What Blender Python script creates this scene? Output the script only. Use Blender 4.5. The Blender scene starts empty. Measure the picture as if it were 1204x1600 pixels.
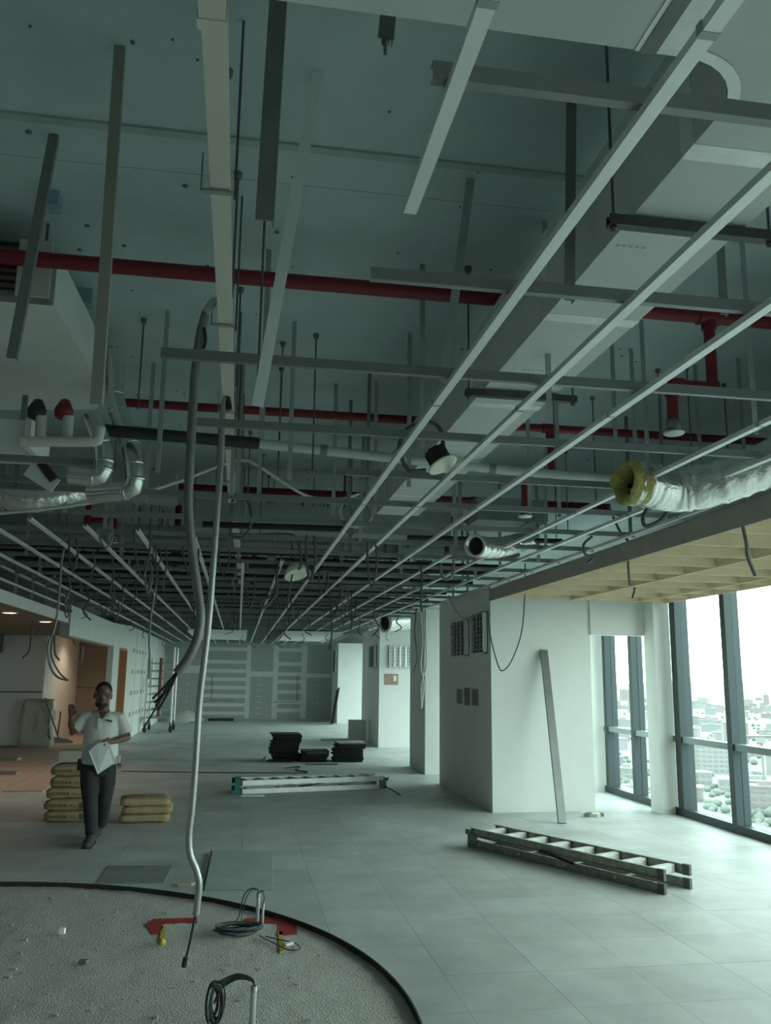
import bpy, bmesh, math, random
from mathutils import Vector, Matrix
random.seed(7)
PI = math.pi
S = bpy.context.scene
C = bpy.context.scene.collection

# ------------------------------------------------------------------ camera
W_, H_, F_ = 1204.0, 1600.0, 1340.0
YAW, PITCH, ROLL, CAMZ = math.radians(9.4394), math.radians(10.8896), math.radians(0.7), 1.8
fw = Vector((math.sin(YAW)*math.cos(PITCH), math.cos(YAW)*math.cos(PITCH), math.sin(PITCH)))
rt0 = Vector((math.cos(YAW), -math.sin(YAW), 0)); up0 = rt0.cross(fw)
rt = rt0*math.cos(ROLL) + up0*math.sin(ROLL); up = up0*math.cos(ROLL) - rt0*math.sin(ROLL)
CAM = Vector((0, 0, CAMZ))
cd = bpy.data.cameras.new('camera'); cam = bpy.data.objects.new('camera', cd); C.objects.link(cam)
cd.sensor_fit = 'HORIZONTAL'; cd.sensor_width = 36.0; cd.lens = 36.0*F_/W_
cd.clip_start = 0.05; cd.clip_end = 9000
m = Matrix.Identity(4)
for i in range(3):
    m[i][0] = rt[i]; m[i][1] = up[i]; m[i][2] = -fw[i]; m[i][3] = CAM[i]
cam.matrix_world = m
S.camera = cam

# ------------------------------------------------------------------ sky, light, exposure
wd = bpy.data.worlds.new('overcast_sky'); S.world = wd; wd.use_nodes = True
bg = wd.node_tree.nodes['Background']
bg.inputs['Color'].default_value = (0.92, 1.0, 0.975, 1); bg.inputs['Strength'].default_value = 3.6
S.view_settings.view_transform = 'Standard'; S.view_settings.look = 'None'
S.view_settings.exposure = 0.93; S.view_settings.gamma = 1.0; S.view_settings.use_curve_mapping = False
S.cycles.max_bounces = 10; S.cycles.diffuse_bounces = 6; S.cycles.transparent_max_bounces = 12
S.cycles.use_denoising = True
WX = 6.06                      # window wall
ZG = 3.05                      # suspended grid level
ZS = 4.20                      # slab soffit
def portal(y0, y1):
    l = bpy.data.lights.new('window_daylight', 'AREA'); l.shape = 'RECTANGLE'
    l.size = y1-y0; l.size_y = 3.3; l.cycles.is_portal = True
    o = bpy.data.objects.new('window_daylight', l); C.objects.link(o)
    o.location = (WX+0.12, (y0+y1)/2, 1.65)
    o.rotation_euler = Vector((-1, 0, 0)).to_track_quat('-Z', 'Z').to_euler()
    if abs((o.rotation_euler.to_matrix() @ Vector((1,0,0))).y) < .5: l.size, l.size_y = l.size_y, l.size
portal(-4, 38)

# ------------------------------------------------------------------ helpers
def ray(x, y): return rt*((x-W_/2)/F_) + up*((H_/2-y)/F_) + fw
def pZ(x, y, z): d = ray(x, y); return CAM + d*((z-CAMZ)/d.z)
def pY(x, y, Y): d = ray(x, y); return CAM + d*(Y/d.y)
def pX(x, y, X): d = ray(x, y); return CAM + d*(X/d.x)

MATS = {}
def mat(name, col, rough=0.6, metal=0.0, var=0.0, scale=8.0, bump=0.0, bscale=60.0, spec=None, col2=None, stretch=None, emit=None, world=False):
    if name in MATS: return MATS[name]
    mt = bpy.data.materials.new(name); mt.use_nodes = True; nt = mt.node_tree; b = nt.nodes['Principled BSDF']
    b.inputs['Base Color'].default_value = (*col, 1); b.inputs['Roughness'].default_value = rough; b.inputs['Metallic'].default_value = metal
    if spec is not None: b.inputs['Specular IOR Level'].default_value = spec
    tc = None
    if var or bump or col2:
        tc = nt.nodes.new('ShaderNodeTexCoord'); mp = nt.nodes.new('ShaderNodeMapping'); nt.links.new(nt.nodes.new('ShaderNodeNewGeometry').outputs['Position'] if world else tc.outputs['Object'], mp.inputs['Vector'])
        if stretch: mp.inputs['Scale'].default_value = stretch
    if var or col2:
        n = nt.nodes.new('ShaderNodeTexNoise'); n.inputs['Scale'].default_value = scale; n.inputs['Detail'].default_value = 6
        n.inputs['Roughness'].default_value = 0.65
        nt.links.new(mp.outputs['Vector'], n.inputs['Vector'])
        r = nt.nodes.new('ShaderNodeValToRGB'); r.color_ramp.elements[0].position = 0.3; r.color_ramp.elements[1].position = 0.7
        c2 = col2 if col2 else tuple(min(1, c*(1+var)) for c in col)
        c1 = col if col2 else tuple(c*(1-var) for c in col)
        r.color_ramp.elements[0].color = (*c1, 1); r.color_ramp.elements[1].color = (*c2, 1)
        nt.links.new(n.outputs['Fac'], r.inputs['Fac']); nt.links.new(r.outputs['Color'], b.inputs['Base Color'])
    if bump:
        n2 = nt.nodes.new('ShaderNodeTexNoise'); n2.inputs['Scale'].default_value = bscale; n2.inputs['Detail'].default_value = 4
        nt.links.new(mp.outputs['Vector'], n2.inputs['Vector'])
        bp = nt.nodes.new('ShaderNodeBump'); bp.inputs['Strength'].default_value = bump; bp.inputs['Distance'].default_value = 0.02
        nt.links.new(n2.outputs['Fac'], bp.inputs['Height']); nt.links.new(bp.outputs['Normal'], b.inputs['Normal'])
    if emit:
        b.inputs['Emission Color'].default_value = (*emit[0], 1); b.inputs['Emission Strength'].default_value = emit[1]
    MATS[name] = mt
    return mt

class MB:
    def __init__(s): s.v = []; s.f = []; s.sm = []; s.mi = []; s.cur = 0
    def add(s, vs, fs, smooth=False):
        o = len(s.v); s.v += [tuple(v) for v in vs]
        for f in fs: s.f.append(tuple(i+o for i in f)); s.sm.append(smooth); s.mi.append(s.cur)
        return s
    def box(s, x0, x1, y0, y1, z0, z1, M=None):
        vs = [Vector((x, y, z)) for z in (z0, z1) for y in (y0, y1) for x in (x0, x1)]
        if M is not None: vs = [M @ v for v in vs]
        return s.add(vs, [(0,2,3,1),(4,5,7,6),(0,1,5,4),(1,3,7,5),(3,2,6,7),(2,0,4,6)])
    def frame(s, a, b, upv=(0,0,1)):
        a = Vector(a); b = Vector(b); d = (b-a).normalized(); u = Vector(upv)
        if abs(d.dot(u)) > .99: u = Vector((0,1,0))
        sx = d.cross(u).normalized(); u2 = sx.cross(d)
        M = Matrix.Identity(4)
        for i in range(3): M[i][0] = sx[i]; M[i][1] = d[i]; M[i][2] = u2[i]; M[i][3] = a[i]
        return M, (b-a).length
    def bar(s, a, b, w, h, upv=(0,0,1)):           # box along a->b, w across, h along up, centred
        M, L = s.frame(a, b, upv); return s.box(-w/2, w/2, 0, L, -h/2, h/2, M)
    def extr(s, a, b, prof, upv=(0,0,1)):          # solid prism with 2D profile (x,z) from a to b
        M, L = s.frame(a, b, upv); n = len(prof)
        vs = [M @ Vector((p[0], 0, p[1])) for p in prof] + [M @ Vector((p[0], L, p[1])) for p in prof]
        return s.add(vs, [(i, (i+1) % n, n+(i+1) % n, n+i) for i in range(n)] + [tuple(range(n-1, -1, -1)), tuple(range(n, 2*n))])
    def prism(s, poly, z0, z1):
        n = len(poly); vs = [(p[0], p[1], z0) for p in poly] + [(p[0], p[1], z1) for p in poly]
        return s.add(vs, [(i, (i+1) % n, n+(i+1) % n, n+i) for i in range(n)] + [tuple(range(n-1, -1, -1)), tuple(range(n, 2*n))])
    def tube(s, pts, r, n=8, cap=True):
        pts = [Vector(p) for p in pts]; rs = r if isinstance(r, (list, tuple)) else [r]*len(pts)
        prev = None; o = []; k = len(pts)
        for i, p in enumerate(pts):
            d = (pts[min(i+1, k-1)] - pts[max(i-1, 0)])
            if d.length < 1e-9: d = Vector((0,0,1))
            d.normalize()
            if prev is None:
                u = Vector((0,0,1)) if abs(d.z) < .9 else Vector((1,0,0))
                u = (u - d*u.dot(d)).normalized()
            else:
                u = prev - d*prev.dot(d)
                u = u.normalized() if u.length > 1e-6 else d.orthogonal().normalized()
            prev = u; w = d.cross(u)
            for j in range(n):
                a = 2*PI*j/n; o.append(p + (u*math.cos(a) + w*math.sin(a))*rs[i])
        fs = [(i*n+j, i*n+(j+1) % n, (i+1)*n+(j+1) % n, (i+1)*n+j) for i in range(k-1) for j in range(n)]
        base = len(s.v); s.add(o, fs, True)
        if cap: s.add(o[:n], [tuple(range(n-1, -1, -1))]); s.add(o[-n:], [tuple(range(n))])
        return s
    def lathe(s, prof, c, axis=(0,0,1), n=16):     # prof (r,h)
        ax = Vector(axis).normalized(); u = ax.orthogonal().normalized(); w = ax.cross(u); c = Vector(c); vs = []
        for r, h in prof:
            for j in range(n):
                a = 2*PI*j/n; vs.append(c + ax*h + (u*math.cos(a)+w*math.sin(a))*r)
        k = len(prof)
        return s.add(vs, [(i*n+j, i*n+(j+1) % n, (i+1)*n+(j+1) % n, (i+1)*n+j) for i in range(k-1) for j in range(n)], True)
    def mesh(s, name, m):
        me = bpy.data.meshes.new(name); me.from_pydata(s.v, [], s.f)
        me.polygons.foreach_set('use_smooth', s.sm)
        for mm in (m if isinstance(m, (list, tuple)) else [m]): me.materials.append(mm)
        if any(s.mi): me.polygons.foreach_set('material_index', s.mi)
        me.update(); return me
    def build(s, name, m, parent=None):
        o = bpy.data.objects.new(name, s.mesh(name, m)); C.objects.link(o)
        if parent is not None: o.parent = parent
        return o
def link(name, me, parent=None, loc=None, rot=None):
    o = bpy.data.objects.new(name, me); C.objects.link(o)
    if parent is not None: o.parent = parent
    if loc is not None: o.location = loc
    if rot is not None: o.rotation_euler = rot
    return o
def tag(o, label=None, cat=None, group=None, kind=None):
    if label: o['label'] = label
    if cat: o['category'] = cat
    if group: o['group'] = group
    if kind: o['kind'] = kind
    return o
def empty(name, loc=(0,0,0), rz=0):
    o = bpy.data.objects.new(name, None); C.objects.link(o); o.location = loc; o.rotation_euler = (0,0,rz); o.empty_display_size = .1
    return o
def child(mb, name, m, root):                      # build in world coords, parent keeping world place
    o = mb.build(name, m, root)
    o.matrix_parent_inverse = root.matrix_world.inverted() if root.type != 'EMPTY' else (Matrix.Translation(root.location) @ Matrix.Rotation(root.rotation_euler.z, 4, 'Z')).inverted()
    return o
def struct(name, mb, m, parent=None):
    o = mb.build(name, m, parent)
    if parent is None: o['kind'] = 'structure'
    return o
def smooth_path(pts, k=6):                         # Catmull-Rom
    pts = [Vector(p) for p in pts]; out = []
    P = [pts[0]*2-pts[1]] + pts + [pts[-1]*2-pts[-2]]
    for i in range(1, len(P)-2):
        a, b, c, d = P[i-1], P[i], P[i+1], P[i+2]
        for j in range(k):
            t = j/k
            out.append(.5*((2*b) + (c-a)*t + (2*a-5*b+4*c-d)*t*t + (3*b-a-3*c+d)*t**3))
    out.append(pts[-1]); return out

# ------------------------------------------------------------------ materials
M_white = mat('white_paint', (.80,.82,.79), .7, var=.03, scale=2.5)
M_white2 = mat('skimmed_plaster', (.76,.78,.74), .75, var=.05, scale=3)
M_greyboard = mat('grey_plasterboard', (.36,.38,.36), .8, var=.05, scale=4)
M_tape = mat('joint_compound', (.60,.62,.57), .8, var=.06, scale=9)
M_slab = mat('painted_slab', (.43,.52,.53), .8, var=.10, scale=1.6, bump=.05, bscale=14)
M_floor = mat('dusty_floor_panel', (.50,.53,.52), .55, var=.20, scale=1.3, bump=.04, bscale=30, world=True)
M_floor_edge = mat('panel_gap', (.22,.225,.22), .9)
M_screed = mat('rough_screed', (.46,.45,.40), .95, col2=(.74,.72,.66), scale=75, bump=1.0, bscale=95)
M_galv = mat('galvanised_steel', (.38,.41,.41), .5, .45, var=.10, scale=6)
M_galv_lt = mat('bright_galvanised_steel', (.80,.83,.83), .42, .35, var=.06, scale=5)
M_galv_dk = mat('dull_steel', (.20,.215,.21), .55, .35, var=.12, scale=7)
M_cross = mat('shade_toned_steel', (.24,.255,.255), .45, .5, var=.08, scale=5)  # darker copy of the galvanised steel: shade on the channel webs as colour
M_rod = mat('threaded_rod_steel', (.14,.15,.15), .5, .6)
M_red = mat('red_pipe_paint', (.17,.010,.017), .5, var=.12, scale=5)
M_cream = mat('cream_trunking', (.62,.60,.52), .55, var=.05, scale=4)
M_duct = mat('duct_wrap', (.60,.64,.62), .6, var=.06, scale=3, bump=.05, bscale=18)
M_ducttape = mat('foil_tape', (.78,.80,.79), .35, .3, var=.08, scale=12, bump=.12, bscale=14)
M_foil = mat('crinkled_foil', (.80,.80,.76), .26, .9, var=.10, scale=9, bump=.9, bscale=13)
M_wool = mat('glass_wool', (.46,.42,.15), .95, var=.35, scale=18, bump=.8, bscale=40)
M_black = mat('black_rubber', (.018,.020,.022), .6)
M_blackpl = mat('black_plastic', (.03,.032,.034), .5, var=.2, scale=20)
M_hole = mat('inside_shade', (.02,.02,.02), .9)  # near-black colour stands in for the shade inside openings
M_conduit = mat('grey_flexible_conduit', (.19,.195,.185), .45, .35, var=.08, scale=12)
M_cable = mat('dark_cable', (.075,.085,.082), .6)
M_cablew = mat('pale_cable', (.55,.56,.52), .6)
M_wood = mat('plywood', (.70,.59,.42), .7, var=.10, scale=3, stretch=(1,.15,1))
M_fascia = mat('raw_mdf_edge', (.40,.365,.32), .8, var=.08, scale=5)
M_frame = mat('window_frame_dark', (.045,.062,.068), .45, .3)
M_frame2 = mat('window_transom_grey', (.28,.34,.34), .4, .4)
M_alum = mat('aluminium', (.62,.64,.62), .38, .7, var=.10, scale=10)
M_alumd = mat('dirty_aluminium', (.34,.35,.30), .6, .35, var=.35, scale=14)
M_rung = mat('paint_spattered_step', (.74,.76,.72), .6, var=.18, scale=20)
M_teal = mat('teal_plastic', (.04,.22,.19), .5)
M_bag = mat('paper_sack', (.36,.275,.155), .8, var=.14, scale=9, bump=.25, bscale=14)
M_ink = mat('dark_print', (.10,.095,.07), .8)
M_card = mat('cardboard_box', (.46,.44,.36), .8, var=.08)
M_tile = mat('dark_carpet_tile', (.035,.040,.040), .95, var=.3, scale=40, bump=.3, bscale=90)
M_tileback = mat('tile_backing', (.30,.31,.30), .9, var=.2, scale=12)
M_warm = mat('warm_lamp_lens', (1,.9,.75), .5, emit=((1,.72,.45), 14))
M_ceilbrown = mat('brown_slatted_ceiling', (.24,.19,.13), .8, var=.15, scale=5)
M_orange = mat('orange_lit_frame', (.55,.25,.13), .7, var=.1)  # warm light on the door frame is put into this orange
M_pinkply = mat('pinkish_floor_sheet', (.50,.39,.32), .75, var=.12, scale=3)
M_skin = mat('dark_skin', (.15,.078,.052), .5, var=.1, scale=20)
M_shirt = mat('white_polo_cotton', (.62,.64,.60), .85, var=.05, scale=10, bump=.15, bscale=18)
M_jeans = mat('dark_denim', (.022,.026,.026), .85, var=.30, scale=9, bump=.3, bscale=14)
M_hair = mat('black_hair', (.008,.007,.006), .8)
M_boot = mat('worn_boot_leather', (.045,.047,.045), .7, var=.3, scale=14)
M_paper = mat('white_paper', (.86,.88,.88), .6)
M_redpaint = mat('red_floor_paint', (.36,.035,.035), .8, var=.25, scale=16)
M_yellow = mat('yellow_tape', (.55,.42,.08), .7)
M_silver = mat('silver_cladding', (.62,.64,.62), .25, .9, var=.08, scale=4)
M_ply2 = mat('loose_plaster_sheet', (.52,.54,.48), .85, var=.1, scale=7, bump=.3, bscale=10)
M_pic = mat('printed_photo', (.34,.35,.32), .5, col2=(.42,.16,.10), scale=14)
M_bluegrey = mat('blue_grey_box', (.22,.34,.38), .6)

# brown water stains on the slab
nt = M_slab.node_tree; b_ = nt.nodes['Principled BSDF']; src = b_.inputs['Base Color'].links[0].from_socket
n_ = nt.nodes.new('ShaderNodeTexNoise'); n_.inputs['Scale'].default_value = .55; n_.inputs['Detail'].default_value = 3
nt.links.new(nt.nodes['Mapping'].outputs['Vector'], n_.inputs['Vector'])
r_ = nt.nodes.new('ShaderNodeValToRGB'); r_.color_ramp.elements[0].position = .56; r_.color_ramp.elements[1].position = .72
r_.color_ramp.elements[0].color = (0,0,0,1); r_.color_ramp.elements[1].color = (.55,.55,.55,1)
m_ = nt.nodes.new('ShaderNodeMix'); m_.data_type = 'RGBA'
nt.links.new(n_.outputs['Fac'], r_.inputs['Fac']); nt.links.new(r_.outputs['Color'], m_.inputs[0]); nt.links.new(src, m_.inputs[6]); m_.inputs[7].default_value = (.36,.37,.30,1)
nt.links.new(m_.outputs[2], b_.inputs['Base Color'])
# glass
M_glass = bpy.data.materials.new('green_tinted_glass'); M_glass.use_nodes = True
nt = M_glass.node_tree; nt.nodes.clear()
out = nt.nodes.new('ShaderNodeOutputMaterial'); mx = nt.nodes.new('ShaderNodeMixShader'); tr = nt.nodes.new('ShaderNodeBsdfTransparent'); gl = nt.nodes.new('ShaderNodeBsdfGlossy')
lw = nt.nodes.new('ShaderNodeLayerWeight'); lw.inputs['Blend'].default_value = 0.5
pw = nt.nodes.new('ShaderNodeMath'); pw.operation = 'POWER'; pw.inputs[1].default_value = 5.0
ml = nt.nodes.new('ShaderNodeMath'); ml.operation = 'MULTIPLY_ADD'; ml.inputs[1].default_value = .55; ml.inputs[2].default_value = .03
tr.inputs['Color'].default_value = (.885,.97,.95,1); gl.inputs['Roughness'].default_value = 0.02
nt.links.new(lw.outputs['Facing'], pw.inputs[0]); nt.links.new(pw.outputs[0], ml.inputs[0])
nt.links.new(ml.outputs[0], mx.inputs[0]); nt.links.new(tr.outputs[0], mx.inputs[1]); nt.links.new(gl.outputs[0], mx.inputs[2]); nt.links.new(mx.outputs[0], out.inputs[0])

# ------------------------------------------------------------------ FLOOR with circular cut-out
# circle through the cut edge
def circ3(a, b, c):
    ax, ay, bx, by, cx, cy = a.x, a.y, b.x, b.y, c.x, c.y
    d = 2*(ax*(by-cy)+bx*(cy-ay)+cx*(ay-by))
    ux = ((ax*ax+ay*ay)*(by-cy)+(bx*bx+by*by)*(cy-ay)+(cx*cx+cy*cy)*(ay-by))/d
    uy = ((ax*ax+ay*ay)*(cx-bx)+(bx*bx+by*by)*(ax-cx)+(cx*cx+cy*cy)*(bx-ax))/d
    return Vector((ux, uy)), math.hypot(ax-ux, ay-uy)
CC, CR = circ3(pZ(150,1382,0), pZ(490,1448,0), pZ(655,1592,0))
TH = .03
fl = MB()
RX0, RX1, RY0, RY1 = -12.0, WX+.1, -4.0, 38.0
fl.box(RX0, RX1, RY0, RY1, -.30, -.075)
floor = struct('floor', fl, M_floor_edge)
G = .0011
def tile_poly(x0, x1, y0, y1):
    N = 16; per = []
    for (ax, ay, bx, by) in ((x0,y0,x1,y0),(x1,y0,x1,y1),(x1,y1,x0,y1),(x0,y1,x0,y0)):
        for k in range(N): per.append(Vector((ax+(bx-ax)*k/N, ay+(by-ay)*k/N)))
    ins = [(p-CC).length < CR for p in per]
    if not any(ins): return [(x0,y0),(x1,y0),(x1,y1),(x0,y1)]
    if all(ins): return None
    n = len(per)
    st = next(i for i in range(n) if ins[i-1] and not ins[i])
    run = []
    for k in range(n):
        i = (st+k) % n
        if ins[i]: break
        run.append(per[i])
    if len(run) < 2: return None
    a0 = math.atan2(run[-1].y-CC.y, run[-1].x-CC.x); a1 = math.atan2(run[0].y-CC.y, run[0].x-CC.x)
    d = (a1-a0+PI) % (2*PI) - PI
    arc = [(CC.x+CR*math.cos(a0+d*k/8), CC.y+CR*math.sin(a0+d*k/8)) for k in range(9)]
    cor = [(p.x, p.y) for i, p in enumerate(run)]
    return cor + arc
fm = []
for k in range(5):
    s = 1 + (k-2)*.022
    fm.append(mat('dusty_floor_panel_%d' % k, (.50*s,.53*s,.52*s), .52, var=.20, scale=1.3, bump=.05, bscale=34, world=True))
shared = {}
rest = MB(); cnt = 0; cand = []
for i in range(-16, 10):
    for j in range(-16, 56):
        x0, x1 = .725+.605*i, .725+.605*(i+1); y0, y1 = 5.58+.605*j, 5.58+.605*(j+1)
        x0 = max(x0, RX0); x1 = min(x1, WX); y1 = min(y1, 37.9)
        if x1-x0 < .05 or y1-y0 < .05: continue
        if x0 < -3.0 and y1 > 12: pass
        cand.append((x0+G, x1-G, y0+G, y1-G))
def seen(c):
    p = Vector(((c[0]+c[1])/2, (c[2]+c[3])/2, 0)) - CAM; z = p.dot(fw)
    if z <= .1: return 0
    u = W_/2 + F_*p.dot(rt)/z; v = H_/2 - F_*p.dot(up)/z
    return 1/z if -60 < u < W_+60 and v < H_+60 else 0
cand.sort(key=lambda c: -seen(c))
for k, c in enumerate(cand):
    poly = tile_poly(*c)
    if poly is None: continue
    if cnt < 290 and seen(c) > 0:
        cnt += 1
        mm = random.choice(fm)
        if len(poly) == 4 and abs((c[1]-c[0])-(.605-2*G)) < 1e-4 and abs((c[3]-c[2])-(.605-2*G)) < 1e-4:
            if mm.name not in shared: shared[mm.name] = MB().box(0, .605-2*G, 0, .605-2*G, -TH, 0).mesh('floor_panel', mm)
            o = link('floor_panel', shared[mm.name], floor, (c[0], c[2], random.uniform(-.0005,.0005)))
        else:
            MB().prism(poly, -TH, random.uniform(-.0005,.0005)).build('floor_panel', mm, floor)
    else:
        rest.prism(poly, -TH, 0)
o = rest.build('floor_panels_beyond', M_floor, floor); o['kind'] = 'stuff'
# screed disc, uneven
bm = bmesh.new(); rings, seg = 90, 200
import mathutils.noise as mn
def sz(x, y):
    v = Vector((x, y, 0)); return -.036 + .006*mn.noise(v*3) + .004*mn.noise(v*11) + .0045*mn.noise(v*33)
grid = {}
st = .035
nx = int(2*CR/st)
vs = []; idx = {}
for i in range(nx+1):
    for j in range(nx+1):
        x = CC.x-CR+i*st; y = CC.y-CR+j*st
        if y > 3.2 and math.hypot(x-CC.x, y-CC.y) < CR+.05:
            idx[(i,j)] = len(vs); vs.append((x, y, sz(x, y)))
fs = [(idx[(i,j)], idx[(i+1,j)], idx[(i+1,j+1)], idx[(i,j+1)]) for (i,j) in idx if (i+1,j) in idx and (i,j+1) in idx and (i+1,j+1) in idx]
mb = MB(); mb.add(vs, fs, True); bm.free()
o = mb.build('screed', M_screed, floor); o['kind'] = 'stuff'
# thin strip round the circle, shade on the cut panel edges as dark colour
mb = MB(); N = 240
ring = [(CC.x+r*math.cos(2*PI*k/N), CC.y+r*math.sin(2*PI*k/N), z) for (r, z) in ((CR-.004,-.05),(CR-.004,.002),(CR+.006,.002),(CR+.006,-.05)) for k in range(N)]
mb.add(ring, [(a*N+k, a*N+(k+1) % N, (a+1)*N+(k+1) % N, (a+1)*N+k) for a in range(3) for k in range(N)])
mb.build('cut_edge_shade_strip', mat('cut_edge_shade',(.045,.045,.042),.9), floor)

# ------------------------------------------------------------------ CEILING slab
mb = MB(); mb.box(RX0, WX+.3, RY0, 38.3, ZS, ZS+.3)
ceil = struct('ceiling', mb, M_slab)
yj = pZ(300,205,ZS).y
mb = MB().box(RX0, WX, yj, yj+.05, ZS-.012, ZS); mb.build('slab_joint_strip', mat('slab_joint', (.34,.41,.40), .85, var=.1), ceil)
mb = MB().box(RX0, WX, yj+.34, yj+.36, ZS-.004, ZS); mb.build('slab_joint_strip', M_slab, ceil)
mb = MB().box(RX0, WX, .9, .915, ZS-.004, ZS); mb.build('slab_joint_strip', M_slab, ceil)
# old fixing plugs left in the slab
mb = MB()
for k in range(260):
    x = random.uniform(-3, 5); y = random.uniform(2.2, 12)
    r = random.choice((.006,.009,.014)); mb.lathe([(0,-.006),(r,-.005),(r,.002)], (x, y, ZS), n=7)
o = mb.build('fixing_plugs', M_rod, ceil); o['kind'] = 'stuff'

# ------------------------------------------------------------------ WALLS
# pillar blocks on the right
def block(name, x0, x1, y0, y1, z1, m):
    mb = MB().box(x0, x1, y0, y1, 0, z1); return struct(name, mb, m)
A_Y0, A_Y1, A_X0, A_X1 = 11.84, 15.03, 3.5, 4.98
block('wall_pillar_1', A_X0, A_X1, A_Y0, A_Y1, ZG+.05, M_white)
block('wall_pillar_2', 3.56, 5.0, 16.5, 18.0, ZG+.06, M_white2)
block('wall_pillar_3', 3.66, 4.9, 22.7, 25.9, ZG+.05, M_white)
block('wall_pillar_4', 3.88, 5.4, 34.3, 37.0, ZG+.05, M_white)
mb = MB().box(3.9, 6.0, 26.6, 27.0, 2.7, ZG+.05); 
# return wall behind the opening, opening head and jamb at the window
mb = MB().box(A_X1, WX-.02, 13.85, 14.05, 0, ZG); struct('wall_return_1', mb, M_white)
zt = pY(980,993,11.80).z
mb = MB().box(A_X1, WX-.24, 11.81, 11.98, zt, ZG); struct('wall_opening_head', mb, M_white)
mb = MB().box(WX-.26, WX-.02, 11.50, 11.82, 0, ZG); struct('wall_jamb', mb, M_white)
# far wall of taped plasterboard
FY = 36.6
mb = MB().box(-3.2, 5.4, FY, FY+.2, 0, ZG+.9); wf = struct('wall_far', mb, M_greyboard)
def fx(px, py=1060): return pY(px, py, FY).x
def fz(py, px=400): return pY(px, py, FY).z
def strip(px0, px1, py0, py1, name='joint_tape'):
    MB().box(fx(px0), fx(px1), FY-.006, FY, fz(py1), fz(py0)).build(name, M_tape, wf)
cols = [(382,392),(425,433),(474,482)]
for a, b in ((384,391),(426,434),(470,479)): strip(a, b, 1008, 1123)
for y in (1012,1032,1046,1059,1072,1085,1099,1112): strip(318, 384, y, y+5.5)
for y in (1012,1034,1050,1062,1078,1094,1107): strip(434, 470, y, y+5.5)
strip(391, 426, 1049, 1057); strip(479, 516, 1051, 1058); strip(282, 318, 1041, 1053)
for x in (293, 403, 408, 497):
    for y in range(1060, 1120, 9): strip(x-1, x+1.2, y, y+2, 'screw_patch')
for (a,b,c,d) in ((331,332,1056,1095),(331,368,1094.5,1095.5),(464,465,1055,1097),(428,464,1096,1097)):
    MB().box(fx(a), fx(b), FY-.012, FY-.006, fz(d), fz(c)).build('pencil_line', M_rod, wf)
# left wall with door openings
LX = -3.0
yA = pX(178,1008,LX).y; yB = pX(187,1010,LX).y; yC = pX(199,1012,LX).y; yS = 16.1
mb = MB()
mb.box(LX-.14, LX, yA, yB, 0, 3.02); mb.box(LX-.14, LX, yC, FY, 0, 3.12)
mb.box(LX-.14, LX, yB, yC, 2.42, 3.06); mb.box(LX-.14, LX, yS, yA, 2.46, 3.0)
wl = struct('wall_left', mb, M_white2)
for k in range(10):
    y = yC+.9+k*1.2
    MB().box(LX, LX+.004, y, y+.12, .05, 3.05).build('joint_tape', M_tape if k % 2 else M_white, wl)
for k in range(5):
    for j in range(4):
        MB().box(LX, LX+.003, yC+1.3+k*.8, yC+1.75+k*.8, .6+j*.6, .72+j*.6).build('repair_patch', M_greyboard, wl)
mb = MB().box(LX-.16, LX+.01, yB-.02, yB+.06, 0, 2.45).box(LX-.16, LX+.01, yC-.06, yC+.02, 0, 2.45).box(LX-.16, LX+.01, yB, yC, 2.40, 2.46)
struct('door_1', mb, M_orange)
mb = MB().box(LX-.16, LX+.012, yS-.03, yS+.02, 2.45, 3.02); struct('trim_1', mb, M_galv)
mb = MB().box(LX-.16, LX+.012, yS, yA, 2.43, 2.46); struct('trim_2', mb, M_fascia)
# side room behind the opening
RYW = 28.0
struct('wall_left_room_back', MB().box(-5.4, LX-.14, RYW, RYW+.15, 0, 3.6), mat('brownish_board', (.30,.275,.24), .8, var=.05, scale=3))
ln = MB().box(-5.3, LX-.2, RYW-.012, RYW, pY(140,1074,RYW).z-.02, pY(140,1074,RYW).z+.01); struct('trim_3', ln, M_rod)
struct('wall_left_room_side', MB().box(-5.05, -4.872, 23.55, RYW, 0, 3.2), M_white)
struct('wall_left_front', MB().box(-11.9, -4.87, 23.4, 23.55, 0, 3.2), M_white)
zl = pY(40,1081,23.4).z
struct('trim_4', MB().box(-9, -4.9, 23.33, 23.4, zl-.02, zl+.015), M_galv_dk)
struct('wall_left_outer', MB().box(-12.1, -11.9, RY0, 38.3, 0, ZS), M_white)
struct('wall_end_added', MB().box(-12.1, WX+.25, 38.05, 38.3, 0, ZS), M_white)  # unseen closing wall, added to stop sky light leaking into the void
struct('wall_back', MB().box(RX0, WX, RY0-.2, RY0, 0, ZS), M_greyboard)  # unseen wall, made grey to keep surfaces facing the camera darker
# low lit ceiling on the left and its fascia
struct('ceiling_left_lower', MB().box(-11.9, LX-.06, 6.5, 23.4, 2.74, 2.78), M_ceilbrown)
struct('trim_5', MB().box(LX-.06, LX-.02, 6.5, yS-.02, 2.68, 2.84), M_white)

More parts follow.
